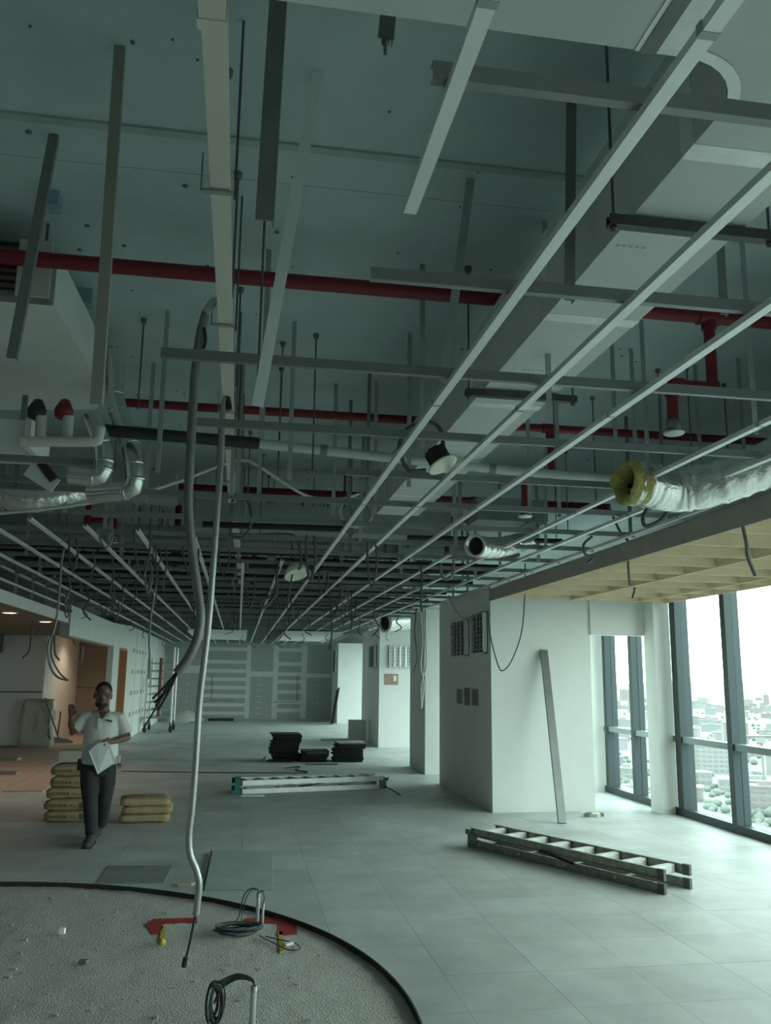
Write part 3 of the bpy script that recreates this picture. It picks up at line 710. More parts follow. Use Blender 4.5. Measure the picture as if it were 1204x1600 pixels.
# bright ceiling panels near the far wall
for (a,b,c,d,lab) in (((322,985),(345,1003),(362,1000),(350,983),'pale raised ceiling panel left of centre by the far wall'),((480,985),(450,1003),(468,1003),(500,985),'pale raised ceiling panel right of centre by the far wall')):
    q = [pZ(*p, 3.06) for p in (a,b,c,d)]
    cx = sum(p.x for p in q)/4
    o = MB().box(cx-.75, cx+.75, 24, 30, 2.98, 3.02).box(cx-.8,cx-.75,24,30,2.94,3.03).box(cx+.75,cx+.8,24,30,2.94,3.03).build('ceiling_panel', M_white2); tag(o, lab, 'ceiling panel')

# ------------------------------------------------------------------ LIGHTS AND DEVICES HANGING
def cable(pts, r, label, name='cable', m=None, grp=None, cat='cable', n=7, k=6):
    o = MB().tube(smooth_path(pts, k), r, n).build(name, m or M_cable); return tag(o, label, cat, grp)
# black downlight
q = pY(692,728,5.0)
dl = empty('downlight', q); tag(dl, 'black downlight with white rim dangling by its cable below the duct', 'downlight')
ax = Vector((.45,-.35,-1.0)).normalized()
child(MB().lathe([(0,-.125),(.052,-.125),(.062,-.11),(.062,-.03),(.066,-.02)], q, ax, 20), 'housing', M_blackpl, dl)
mb = MB()
for k in range(10):
    a_ = 2*PI*k/10; u = ax.orthogonal().normalized(); w = ax.cross(u); c_ = q + (u*math.cos(a_)+w*math.sin(a_))*.064
    mb.bar(c_-ax*.12, c_-ax*.02, .006, .012)
child(mb, 'cooling_fins', M_blackpl, dl)
child(MB().lathe([(.06,-.02),(.095,-.012),(.098,-.004),(.085,0),(0,.002)], q, ax, 24), 'rim', mat('ivory_rim',(.72,.72,.60),.5), dl)
cable([pY(665,735,5.0), pY(640,735,5.0), pY(627,715,5.0), pY(625,690,5.0), pY(640,668,5.05), pY(672,660,5.1), pY(688,672,5.1), pY(692,700,5.05), pY(688,716,5.0)], .014, 'grey flexible cable looping from the black downlight up to the grid', m=M_cable)
# dome lamp hanging mid
q = pY(464,898,10.0)
dm = empty('dome_lamp', q); tag(dm, 'pale dome lamp dangling among cables in the middle of the grid', 'lamp')
ax = Vector((.25,-.35,-.9)).normalized()
child(MB().lathe([(.03,-.16),(.07,-.13),(.12,-.07),(.155,0),(.150,.004)], q, ax, 24).lathe([(0,-.02),(.15,0)], q, ax, 24), 'dome', mat('ivory_rim',(.72,.72,.60),.5), dm)
child(MB().lathe([(0,-.2),(.03,-.2),(.03,-.15)], q, ax, 12), 'neck', M_blackpl, dm)
# white coil and trailing strip
q = pY(556,800,8.6); P = []
for k in range(80):
    a_ = 2*PI*k/20; rr = .165+.008*math.sin(k*.7); P.append(q + Vector((math.cos(a_)*rr, .02*k/80+.03*math.sin(a_), math.sin(a_)*rr*.95)))
tag(MB().tube(P, .012, 7).build('cable_coil', M_cablew), 'white coiled hose hanging behind a bright runner', 'coil')
cable([pY(-10,803,6.6), pY(90,793,6.6), pY(200,775,6.7), pY(280,752,6.8), pY(350,725,6.9), pY(380,719,6.9), pY(400,726,6.9), pY(455,762,7.0), pY(490,778,7.1), pY(530,780,7.3), pY(560,772,7.6)], .013, 'long white cable draped across the void from left edge to coil', m=M_cablew)

# conduit 1 and 2
c1 = empty('hanging_conduit', pY(344,472,4.0)); tag(c1, 'thick grey flexible conduit hanging from the trunking, split into black wires below', 'conduit')
P1 = [(347,472),(333,473),(321,490),(312,525),(305,580),(301,640),(297,720),(294,790),(300,860),(309,925),(313,965),(307,1000),(293,1030),(276,1052)]
child(MB().tube(smooth_path([pY(x,y,4.0) for x,y in P1[:3]],6), .022, 12), 'pale_sleeve', M_cablew, c1)
pp = smooth_path([pY(x,y,4.0) for x,y in P1[2:]],8)
child(MB().tube(pp, [.0205+.0012*(i%2) for i in range(len(pp))], 12), 'conduit', M_conduit, c1)
for (ex,ey,mx_,my_) in ((238,1092,255,1075),(243,1104,262,1072),(247,1110,266,1076),(241,1098,260,1080),(222,1142,250,1095)):
    child(MB().tube(smooth_path([pY(278,1048,4.0), pY(mx_,my_,4.0), pY(ex,ey,4.0)],5), .0055 if ex > 225 else .004, 6), 'wire', M_black, c1)
child(MB().tube(smooth_path([pY(319,512,3.98), pY(321,530,3.98), pY(318,545,3.98)],4), .008, 6), 'black_tape_tail', M_black, c1)
c2 = empty('hanging_conduit', pY(355,622,5.2)); tag(c2, 'long bright flexible conduit hanging from the trunking nearly to the screed', 'conduit')
P2 = [(356,622),(350,628),(347,660),(345,720),(340,790),(334,870),(326,970),(318,1040),(311,1100),(306,1180),(300,1260),(295,1305),(297,1335),(306,1358),(311,1380),(309,1405),(306,1430)]
pp = smooth_path([pY(x,y,5.2) for x,y in P2],6)
child(MB().tube(pp, [.0185+.001*(i%2) for i in range(len(pp))], 12), 'conduit', mat('bright_flexible_conduit',(.36,.37,.355),.35,.5,var=.08,scale=12), c2)
child(MB().tube([pY(354,617,5.2), pY(358,640,5.2)], .02, 8), 'black_sleeve', M_black, c2)
child(MB().tube(smooth_path([pY(306,1428,5.2), pY(301,1450,5.2), pY(296,1475,5.2), pY(290,1498,5.2)],5), .007, 7), 'cable_end', M_black, c2)
child(MB().tube([pY(290,1496,5.2), pY(287,1511,5.2)], .014, 8), 'plug', M_black, c2)

# dangling cable loops in the grid
random.seed(21)
def loop(px, py, w, h, Y, r=.009, m=None):
    a = pY(px, py, Y); b = pY(px+w, py+random.uniform(-4,4), Y); lo = pY(px+w*.5, py+h, Y)
    cable([a, a.lerp(lo,.55)+Vector((-.02,0,0)), lo, b.lerp(lo,.5)+Vector((.03,0,0)), b], r, 'dark cable hanging in a loose loop below the ceiling grid', m=m or M_cable, grp='cable loops below the grid')
def tail(px, py, h, Y, r=.008, m=None):
    a = pY(px, py, Y); s = random.uniform(-10,10)
    cable([a, pY(px+s*.6, py+h*.4, Y), pY(px-s*.5, py+h*.75, Y), pY(px+s, py+h, Y)], r, 'dark cable tail dangling straight down from the ceiling grid', m=m or M_cable, grp='cable tails below the grid')
# measured ones
cable([pY(362,785,8.0),pY(372,770,8.0),pY(388,785,8.0),pY(392,815,8.0),pY(382,838,8.0),pY(365,840,8.0),pY(362,835,8.0),pY(400,836,8.2),pY(450,835,8.4),pY(465,845,8.4),pY(470,880,8.4),pY(466,890,8.4)], .014, 'grey cable running from the trunking loop to the dangling dome lamp')
cable([pY(458,820,10),pY(455,850,10),pY(462,870,10),pY(455,905,10),pY(450,935,10)], .011, 'dark cable hanging just left of the dome lamp')
cable([pY(440,870,10),pY(432,900,10),pY(432,925,10),pY(418,945,10),pY(408,950,10),pY(408,940,10),pY(425,930,10)], .016, 'thick curled cable left of the dome lamp')
cable([pY(100,858,8),pY(96,880,8),pY(93,920,8),pY(90,955,8.0),pY(84,985,8.0),pY(75,1010,8),pY(78,1040,8),pY(90,1058,8),pY(107,1063,8)], .010, 'long cable hanging past the white fascia to the grey wall corner', m=M_conduit)
cable([pY(88,975,9),pY(82,1000,9),pY(80,1025,9),pY(92,1050,9),pY(104,1062,9)], .008, 'thin cable beside the long one by the fascia')
cable([pY(52,970,12),pY(48,1000,12),pY(45,1018,12),pY(35,1028,12)], .012, 'cable tail dangling from the low brown ceiling')
cable([pY(86,980,12),pY(85,1010,12),pY(87,1024,12),pY(93,1032,12)], .012, 'cable tail by the corner of the grey wall')
cable([pY(241,930,9),pY(236,960,9),pY(233,1000,9),pY(234,1030,9),pY(233,1060,9)], .011, 'long thin cable hanging in front of the scaffold tower', m=M_conduit)
cable([pY(820,880,11),pY(819,940,10.9),pY(814,990,10.8),pY(800,1030,10.8),pY(787,1047,10.8),pY(778,1040,10.9),pY(765,990,11.3),pY(762,955,11.6)], .008, 'thin cable looping from the grid to a louvred light on the pillar')
cable([pY(700,930,11.5),pY(710,950,11.6),pY(722,966,11.7),pY(738,964,11.7),pY(752,955,11.7)], .007, 'short thin cable linking the two louvred lights on the pillar')
for (pts,lab) in ((((925,838),(912,850),(913,865),(925,872),(918,880)),'bent grey cable end poking through the fascia left'),(((950,790),(968,830),(983,850),(981,880),(984,915)),'grey cable dangling in front of the timber soffit, middle'),(((1160,822),(1166,850),(1168,870),(1180,900)),'thick cable tail dangling from the timber soffit at right'),(((992,918),(990,928),(988,935)),'tiny cable stub under the timber soffit')):
    cable([pY(x,y,7.6 if x < 1000 else 5.2) for x,y in pts], .013, lab, m=M_conduit)
cable([pY(1050,780,5.2),pY(1035,810,5.2),pY(1010,822,5.2),pY(1004,810,5.2),pY(1012,795,5.2),pY(1030,790,5.2)], .014, 'grey cable loop under the large foil duct', m=M_cable)
cable([pY(688,880,8.6),pY(690,900,8.6),pY(700,905,8.6),pY(708,895,8.6),pY(708,880,8.6)], .016, 'thick double cable loop under the black pipe right of centre', m=M_conduit)
for k in range(34):
    px = random.choice((random.uniform(60,300), random.uniform(300,640))); Y = random.uniform(7.5,18)
    py = pY(px,900,Y); base = None
    # pixel row of grid at this depth
    p = Vector((pY(px,900,Y).x, Y, ZG)) - CAM; v = H_/2 - F_*p.dot(up)/p.dot(fw)
    loop(px, v-4, random.uniform(6,26)*9/Y, random.uniform(25,62)*10/Y, Y, random.uniform(.008,.013), random.choice((M_cable,M_cable,M_conduit)))
for k in range(46):
    px = random.choice((random.uniform(60,300), random.uniform(300,660), random.uniform(380,560))); Y = random.uniform(9,28)
    p = Vector((pY(px,900,Y).x, Y, ZG)) - CAM; v = H_/2 - F_*p.dot(up)/p.dot(fw)
    tail(px, v-3, random.uniform(25,75)*11/Y, Y, random.uniform(.008,.013), random.choice((M_cable,M_cable,M_conduit)))
for (px, py, h, Y) in ((517,890,125,13),(522,905,60,15),(650,950,100,16.3)): tail(px, py, h, Y, .012)
# bundle along the thin pillar
for dx, r_ in ((0,.014),(5,.012),(9,.012)):
    cable([pY(656+dx,945,16.3),pY(660+dx*.6,1000,16.3),pY(657+dx,1040,16.3),pY(662-dx*.5,1070,16.3),pY(658,1107,16.3)], r_, 'pale cable bundle hanging down the edge of the narrow pillar', m=M_cablew, grp='cables on the narrow pillar')

# ------------------------------------------------------------------ LOUVRED LIGHT FITTINGS
def louvre(o0, ux, uz, nrm, w, h, label, lit=.0, nc=3, nr=6):
    o0 = Vector(o0); ux = Vector(ux); uz = Vector(uz); nrm = Vector(nrm)
    r = empty('louvred_light', o0); tag(r, label, 'light fitting')
    def q(a,b,c): return o0 + ux*a + uz*b + nrm*c
    def bx(a0,a1,b0,b1,c0,c1):
        vs = [q(a,b,c) for c in (c0,c1) for b in (b0,b1) for a in (a0,a1)]
        return MB().add(vs, [(0,2,3,1),(4,5,7,6),(0,1,5,4),(1,3,7,5),(3,2,6,7),(2,0,4,6)])
    child(bx(0,w,0,h,.004,.012), 'back_plate', M_galv_lt, r)
    for (a0,a1,b0,b1) in ((0,.015,0,h),(w-.015,w,0,h),(0,w,0,.015),(0,w,h-.015,h)): child(bx(a0,a1,b0,b1,.004,.075), 'side', M_white, r)
    for k in range(1, nc+1):
        c_ = w*k/(nc+1); child(bx(c_-.03,c_+.03,.02,h-.02,.045,.07), 'reflector_fin', M_galv_dk if not lit else M_silver, r)  # lit only picks a brighter fin metal in place of light
    for k in range(1, nr+1):
        c_ = h*k/(nr+1); child(bx(.015,w-.015,c_-.006,c_+.006,.03,.068), 'louvre_blade', M_galv, r)
    for k in range(nc+1):
        c_ = w*(k+.5)/(nc+1); child(bx(c_-.016,c_+.016,.03,h-.03,.012,.04), 'tube', M_paper, r)
xf = A_X0
def facefit(px0,px1,py0,py1,lab):
    a = pX(px1,py1,xf); b = pX(px0,py0,xf); h = pX(px1,py0,xf).z-a.z
    louvre(a, (0,1,0), (0,0,1), (-1,0,0), b.y-a.y, abs(h), lab, nc=3, nr=8)
facefit(710,733,967,1025,'louvred light hung on the shaded pillar side, farther of two')
facefit(742,762,955,1021,'louvred light hung on the shaded pillar side, nearer the corner')
a = pY(607,1043,22.68); b = pY(642,1009,22.68)
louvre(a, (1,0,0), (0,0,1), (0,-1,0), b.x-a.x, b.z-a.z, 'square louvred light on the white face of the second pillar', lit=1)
a = pX(588,1043,3.65); b = pX(579,1010,3.65)
louvre(a, (0,1,0), (0,0,1), (-1,0,0), 1.0, .6, 'louvred light on the shaded side of the second pillar')
a = pY(110,1035,RYW-.02); b = pY(132,1010,RYW-.02)
louvre(a, (1,0,0), (0,0,1), (0,-1,0), b.x-a.x, b.z-a.z, 'louvred light on the brown wall inside the left opening', nc=3, nr=4)
a = pY(-14,1021,23.38); b = pY(11,985,23.38)
louvre(a, (1,0,0), (0,0,1), (0,-1,0), b.x-a.x, b.z-a.z, 'louvred light on the grey wall at the left edge', nc=3, nr=4)
a = pX(520,1046,3.87)
louvre((3.87,34.6,1.95), (0,1,0), (0,0,1), (-1,0,0), 1.2, .9, 'louvred light on the shaded side of the farthest pillar')
# posters
def poster(px0,px1,py0,py1,lab,x):
    a = pX(px1,py1,x); b = pX(px0,py0,x)
    r = empty('wall_print', a); tag(r, lab, 'poster')
    child(MB().box(x-.004, x, a.y, b.y, a.z, pX(px1,py0,x).z), 'sheet', mat('faded_print',(.20,.21,.19),.7,var=.3,scale=12), r)
    child(MB().box(x-.006, x-.004, a.y-.01, a.y+.01, a.z, pX(px1,py0,x).z), 'edge', M_paper, r)
poster(713.5,723,1077,1100,'small dark print on the shaded pillar side, leftmost of three',A_X0)
poster(725,735,1075,1103,'small dark print on the shaded pillar side, middle of three',A_X0)
poster(737,748,1077,1103,'small dark print on the shaded pillar side, rightmost of three',A_X0)
a = pY(600,1070,22.69); b = pY(622,1053,22.69)
r = empty('wall_print', a); tag(r, 'colour photo print taped under the square louvred light', 'poster')
child(MB().box(a.x,b.x,22.692,22.698,a.z,b.z), 'sheet', M_pic, r); child(MB().box(a.x+.25,b.x-.05,22.688,22.692,a.z+.1,b.z-.05), 'bright_patch', M_paper, r)

# recessed warm downlights on the left
for (px,py,lab) in ((15,957,'glowing warm downlight nearest the left edge in the brown ceiling'),(71,971,'glowing warm downlight farther right in the brown ceiling')):
    q = pZ(px,py,2.735); r = empty('recessed_downlight', q); tag(r, lab, 'downlight')
    child(MB().lathe([(0,0),(.10,0)], q, n=18), 'lens', M_warm, r)
    child(MB().lathe([(.10,.0),(.10,-.012),(.125,-.010),(.13,.004)], q, n=18), 'bezel', M_white, r)
    l = bpy.data.lights.new('downlight_glow','SPOT'); l.energy = 22; l.color = (1,.76,.56); l.spot_size = 2.3; l.spot_blend = .6; l.shadow_soft_size = .1
    o = bpy.data.objects.new('downlight_glow', l); C.objects.link(o); o.location = q - Vector((0,0,.03))
# warm lamp in the side room, unseen, inferred from the glow at its opening
for (x,y) in ((-4.0,25.6),):
    zc = 2.72 if y < 23.4 else 3.0
    r = empty('recessed_downlight', (x,y,zc)); tag(r, 'warm ceiling lamp hidden behind the header of the left opening', 'downlight')
    child(MB().lathe([(0,0),(.10,0)], (x,y,zc), n=18), 'lens', M_warm, r)
    child(MB().lathe([(.10,.0),(.10,-.012),(.125,-.010),(.13,.004)], (x,y,zc), n=18), 'bezel', M_white, r)
    l = bpy.data.lights.new('downlight_glow','SPOT'); l.energy = 30; l.color = (1,.76,.56); l.spot_size = 2.4; l.spot_blend = .6; l.shadow_soft_size = .1
    o = bpy.data.objects.new('downlight_glow', l); C.objects.link(o); o.location = (x,y,zc-.03)
struct('ceiling_side_room', MB().box(-5.05, LX-.14, 22, RYW, 3.02, 3.06), M_ceilbrown)

# metal stud framing above the fascia
for k in range(9):
    y = 7.6+k*.95
    tag(MB().extr((LX-.04,y,2.84),(LX-.04,y,3.3), STRAP, (0,1,0)).build('framing_stud', M_galv), 'short upright steel stud standing on the left white fascia', 'stud', 'studs on the fascia')
for z in (2.98, 3.14):
    tag(MB().bar((LX-.04,6.6,z),(LX-.04,yS,z-.02), .03, .03).build('framing_rail', M_galv_lt), 'long steel rail above the left white fascia', 'rail', 'rails above the fascia')

# ------------------------------------------------------------------ SCAFFOLD TOWER
sc = empty('scaffold_tower', pZ(250,1140,0)); tag(sc, 'aluminium scaffold tower on castors beside the far left wall', 'scaffold')
sy0, sy1 = 28.6, 30.0
xa, xb = pY(228,1100,sy0).x, pY(268,1100,sy0).x
ht = pY(250,1028,sy0).z
for (x,y) in ((xa,sy0),(xb,sy0),(xa,sy1),(xb,sy1)):
    child(MB().tube([(x,y,.14),(x,y,ht+(.35 if x==xb else 0))], .035, 8), 'upright', M_alum, sc)
    upo = child(MB().tube([(x,y,.14),(x,y,.3)], .04, 8), 'leg_adjuster', M_galv_dk, sc)
    wr = child(MB().lathe([(0,-.035),(.09,-.035),(.10,-.02),(.10,.02),(.09,.035),(0,.035)], (x,y,.10), (1,.3,0), 12), 'castor', M_black, upo); wr.matrix_parent_inverse = Matrix.Identity(4)
    child(MB().box(x-.04,x+.04,y-.03,y+.03,.12,.22), 'castor_fork', M_galv_dk, sc)
for k in range(8):
    z = .45 + k*(ht-.5)/7.5
    for y in (sy0,sy1): child(MB().tube([(xa,y,z),(xb,y,z)], .025, 6), 'rung', M_alum, sc)
for z in (.45, 1.3):
    for x in (xa,xb): child(MB().tube([(x,sy0,z),(x,sy1,z+.4)], .022, 6), 'brace', M_alum, sc)
xm = (xa+xb)/2
child(MB().tube([(xm,sy0-.05,.5),(xm,sy0-.05,ht)], .05, 8), 'ladder_stile', mat('rust_paint',(.20,.09,.06),.7), sc)
child(MB().box(xa,xb,sy0,sy1,.42,.46), 'deck', M_galv, sc)

# ------------------------------------------------------------------ THINGS ON FLOOR
# leaning metal stud
b0 = pZ(878,1287,0); t0 = pY(849,1016,A_Y0-.03)
dv = (t0-b0).normalized()
LS = [(-.052,-.02),(.052,-.02),(.052,.02),(.047,.02),(.047,-.015),(-.047,-.015),(-.047,.02),(-.052,.02)]
LSr = [(-x,-z) for x,z in LS]
o = MB().extr(b0+Vector((0,0,.005)), t0, [(-.052,-.02),(.052,-.02),(.052,.02),(-.052,.02)], (0,-1,0)).build('leaning_stud', M_cross); tag(o, 'long grey metal stud leaning against the white pillar front', 'stud')

def stepladder(P0, P1, width, label, ml, mr, ms, n=8, name='step_ladder', ends=None, hgt=.085, gap=.03):
    """folded step ladder lying on the floor: P0 top end, P1 foot end (near-side rails), width across; two frames stacked"""
    P0 = Vector(P0); P1 = Vector(P1); d = (P1-P0); L = d.length; d.normalize(); w = Vector((-d.y, d.x, 0))
    r = empty(name, (P0+P1)/2); tag(r, label, 'ladder')
    z = .0
    def rail(off, z0, h, t, l0=0, l1=L):
        a = P0 + d*l0 + w*off + Vector((0,0,z0+h/2)); b = P0 + d*l1 + w*off + Vector((0,0,z0+h/2))
        return MB().extr(a, b, [(-t/2,-h/2),(t/2,-h/2),(t/2,-h/2+.006),(-t/2+.006,-h/2+.006),(-t/2+.006,h/2-.006),(t/2,h/2-.006),(t/2,h/2),(-t/2,h/2)])
    tp = .06
    for off in (0, width):
        child(rail(off, .0, hgt, .028), 'rear_rail', mr, r)
        child(rail(off, hgt+gap, hgt, .028), 'front_rail', mr, r)
    for k in range(n):
        t = L*(k+.55)/(n+.1)
        c0 = P0 + d*t + Vector((0,0,hgt+gap+hgt*.42)); c1 = c0 + w*width
        MBs = MB(); MBs.bar(c0+w*.012, c1-w*.012, .06, .075); MBs.bar(c0+w*.012-d*.04-Vector((0,0,.015)), c1-w*.012-d*.04-Vector((0,0,.015)), .008, .03)
        child(MBs, 'step', ms, r)
        c0 = P0 + d*(t-.05) + Vector((0,0,hgt*.5)); c1 = c0 + w*width
        if k % 2 == 0: child(MB().tube([c0, c1], .012, 8), 'rear_brace', M_alum, r)
    for off in (0, width):
        for (z0, e) in ((0,1),(hgt+gap,1)):
            a = P1 + w*off + Vector((0,0,z0)); 
            child(MB().bar(a-d*.06+Vector((0,0,hgt/2)), a+d*.012+Vector((0,0,hgt/2)), .034, hgt+.006), 'foot', ends or mat('worn_grey_foot',(.10,.105,.10),.7,var=.3,scale=20), r)
        a = P0 + w*off; child(MB().bar(a-d*.03+Vector((0,0,.06)), a+d*.09+Vector((0,0,.06)), .04, .15), 'hinge_plate', ends or M_galv_dk, r)
    a = P0 + Vector((0,0,.15)); child(MB().bar(a-d*.05+w*.0, a-d*.05+w*width, .09, .03) if ends else MB().bar(a-d*.07, a+d*.02, .03, .05), 'top_cap', ends or M_galv_dk, r)
    mid = P0 + d*(L*.5) - w*.02 + Vector((0,0,hgt+gap*.5)); child(MB().bar(mid-d*.2+Vector((0,0,.03)), mid+d*.25-Vector((0,0,.02)), .008, .025), 'spreader_bar', M_black, r)
    return r
n0 = pZ(735,1323,0); n1 = pZ(1038,1398,0)
stepladder(n0, n1, .36, 'dirty folded step ladder with white steps lying on the floor near windows', M_alumd, M_alumd, M_rung)
f0 = pZ(600,1232,0); f1 = pZ(372,1241,0)
lad2 = stepladder(f0, f1, -.42, 'long aluminium step ladder with teal feet lying in mid room', M_alum, M_alum, M_alum, n=9, ends=None, hgt=.075, gap=.05)
a = f1
child(MB().box(a.x-.10,a.x+.03,a.y-.04,a.y+.5,.0,.06), 'foot_pad', M_teal, lad2); child(MB().box(a.x-.06,a.x+.03,a.y-.03,a.y+.48,.06,.21), 'foot_bracket', M_teal, lad2)
o = MB().tube(smooth_path([pZ(600,1228,.1),pZ(615,1236,.03),pZ(626,1243,.0)],4), .01, 6).build('pull_rope', M_black); tag(o, 'black rope end on the floor by the aluminium ladder', 'rope')
o = MB().box(0,.35,-.03,.03,0,.02).build('metal_offcut', M_galv_lt); o.location = pZ(376,1242,0)+Vector((0,-.18,0)); tag(o, 'short metal offcut in front of the teal ladder feet', 'offcut')

# carpet tile stacks
def tilestack(px0, px1, py, n, th, lab, top_m=None, seed=0, size=.55):
    random.seed(seed)
    a = pZ(px0, py, 0); b = pZ(px1, py, 0); w = b.x-a.x; cx = (a.x+b.x)/2; cy = a.y + w*.5
    me = MB().box(-w/2, w/2, -w/2, w/2, 0, th*.86).mesh('carpet_tile', M_tile)
    me2 = MB().box(-w/2, w/2, -w/2, w/2, 0, th*.86).mesh('carpet_tile', M_tileback)
    ox = 0
    for k in range(n):
        if k % 4 == 0: ox = random.uniform(-.05,.05)
        o = link('carpet_tile', me2 if (k == n-1 and top_m) else me, None, (cx+ox+random.uniform(-.015,.015), cy+random.uniform(-.02,.02), .002+k*th), (0,0,random.uniform(-.07,.07)))
        tag(o, lab if k < n-1 else lab.replace('carpet tile', 'topmost carpet tile'), 'carpet tile', 'carpet tiles on the floor' if k < n-1 else None)
tilestack(422, 467, 1190, 17, .034, 'black carpet tile in the tallest, leftmost floor stack', seed=2)
tilestack(472, 513, 1191, 7, .034, 'black carpet tile in the low middle floor stack', seed=3)
tilestack(525, 570, 1191, 12, .034, 'black carpet tile in the right floor stack under a pale top', True, seed=4)
p = pZ(495,1175,.30); o = MB().box(-.2,.2,-.12,.12,0,.05).build('carpet_offcut', M_tile); o.location = (p.x,p.y+.0,.242); tag(o, 'narrow black offcut lying on the low middle tile stack', 'offcut')
p = pZ(502,1194,0); o = MB().box(-.32,.32,-.08,.08,0,.03).build('board_offcut', M_tileback); o.location = (p.x,p.y-.1,0); tag(o, 'grey board strip in front of the low tile stack', 'offcut')
p = pZ(418,1190,0); r = empty('tape_roll', p); tag(r, 'small roll and scraper left of the tallest tile stack', 'roll')
child(MB().lathe([(.02,-.03),(.06,-.03),(.06,.03),(.02,.03)], p+Vector((-.05,-.1,.06)), (1,.3,0), 14), 'roll', M_cablew, r); child(MB().box(p.x-.02,p.x+.5,p.y-.16,p.y-.06,0,.05), 'bar', M_black, r)
p = pZ(550,1157,0); o = MB().box(-.9,.5,-.2,.2,0,.05).build('board_stack', M_galv); o.location = p; tag(o, 'flat grey boards on the floor by the second pillar', 'boards')
p = pZ(566,1160,0); o = MB().prism([(-.25,-.12),(.25,-.12),(.28,.12),(-.2,.14)],0,.62).build('leaning_sheet', M_ply2); o.location = (3.3,24.3,0); tag(o, 'grey sheet offcut leaning at the second pillar corner', 'sheet')
o = MB().extr((3.62,33.6,0),(3.84,33.9,1.3),[(-.02,-.4),(.02,-.4),(.02,.3),(-.02,.3)],(0,1,0)).build('leaning_board', M_black); tag(o, 'dark board leaning on the farthest pillar', 'board')
# loose cable on floor and joint line
cable([pZ(445,1200,.01),pZ(468,1198,.01),pZ(462,1203,.01),pZ(480,1206,.01)], .012, 'loose black cord on the floor before the tile stacks', m=M_black, cat='cord')
cable([pZ(190,1205,.008),pZ(330,1207,.008),pZ(480,1208,.008)], .012, 'dark cord stretched across the floor behind the aluminium ladder', m=M_galv_dk, cat='cord')

# cement sacks
def sack_mesh(L, Wd, Hh, seed):
    random.seed(seed); bm = bmesh.new(); bmesh.ops.create_cube(bm, size=1)
    bmesh.ops.subdivide_edges(bm, edges=bm.edges[:], cuts=7, use_grid_fill=True)
    for v in bm.verts:
        x, y, z = v.co*2
        e = (1-abs(x)**5)*(1-abs(y)**6); th = .68+.32*e**.6
        px = x*(1-.04*abs(z)**2); py = y*(1-.05*abs(z)**2)
        v.co = Vector((px*L/2, py*Wd/2, z*th*Hh/2 + .012*mn.noise(Vector((x*1.7+seed,y*1.7,z)))))
        v.co.x += .012*mn.noise(Vector((y*3,z*3,seed+2.0)))
    for f in bm.faces: f.smooth = True
    me = bpy.data.meshes.new('cement_sack'); bm.to_mesh(me); bm.free(); me.materials.append(M_bag); return me
def sack(loc, rz, L, Wd, Hh, seed, label, grp=None, mark=True):
    r = empty('cement_sack', loc, rz); tag(r, label, 'sack', grp)
    b = link('sack_body', sack_mesh(L, Wd, Hh, seed), r, (0,0,Hh/2))
    if mark:
        MB().box(-L*.42,-L*.02,-Wd/2-.007,-Wd/2+.03,Hh*.38,Hh*.60).build('printed_panel', M_ink, r)
        MB().lathe([(0,0),(.035,0)], (L*.30,-Wd/2-.006,Hh*.5), (0,-1,0), 14).build('printed_badge', M_ink, r)
        for k in range(5): MB().box(-L*.40+k*L*.072,-L*.36+k*L*.072,-Wd/2-.009,-Wd/2-.006,Hh*.44,Hh*.54).build('print_letter', M_bag, r)
        for k in range(3): MB().box(L*.03,L*.2-.03*k,-Wd/2-.007,-Wd/2+.02,Hh*(.40+.08*k),Hh*(.43+.08*k)).build('print_line', M_ink, r)
bl = pZ(66,1287,0); br = pZ(140,1287,0); L = br.x-bl.x; sy = bl.y+.25
cx = (bl.x+br.x)/2
dz = (pY(100,1195,bl.y).z)/5
for k, (dx, rz) in enumerate(((.0,.0),(.0,-.04),(.0,.03),(.03,-.02),(.02,.03))):
    sack((cx+dx, sy+random.uniform(-.02,.02), k*dz*.985), rz, L*(1.0 if k < 3 else .93), .44, dz*1.02, k+1, ('bottom cement sack of the tall stack behind the man','second cement sack from the bottom of the tall stack','middle cement sack of the tall stack','fourth cement sack from the bottom of the tall stack','top cement sack of the tall stack, under a carton')[k])
p = pY(118,1196,sy); o = MB().box(-.2,.2,-.14,.14,0,.11).box(-.19,.21,-.13,.15,.11,.125).build('carton', M_card); o.location = (p.x, sy+.06, 5*dz*.985+.035); tag(o, 'small carton resting on the tall sack stack beside the man', 'carton')
b2 = pZ(186,1288,0); e2 = pZ(264,1282,0); L2 = (e2-b2).length; cx2 = (b2.x+e2.x)/2; cy2 = b2.y+.26
h2 = pY(220,1247,b2.y).z/3
for k in range(3):
    sack((cx2+(-.01,.02,-.015)[k], cy2, k*h2*.96), (.06,.03,.10)[k], L2*.97, .46, h2*1.04, 11+k, ('bottom','middle','top')[k]+' cement sack of the low stack right of the man', None, k == 0 and False)

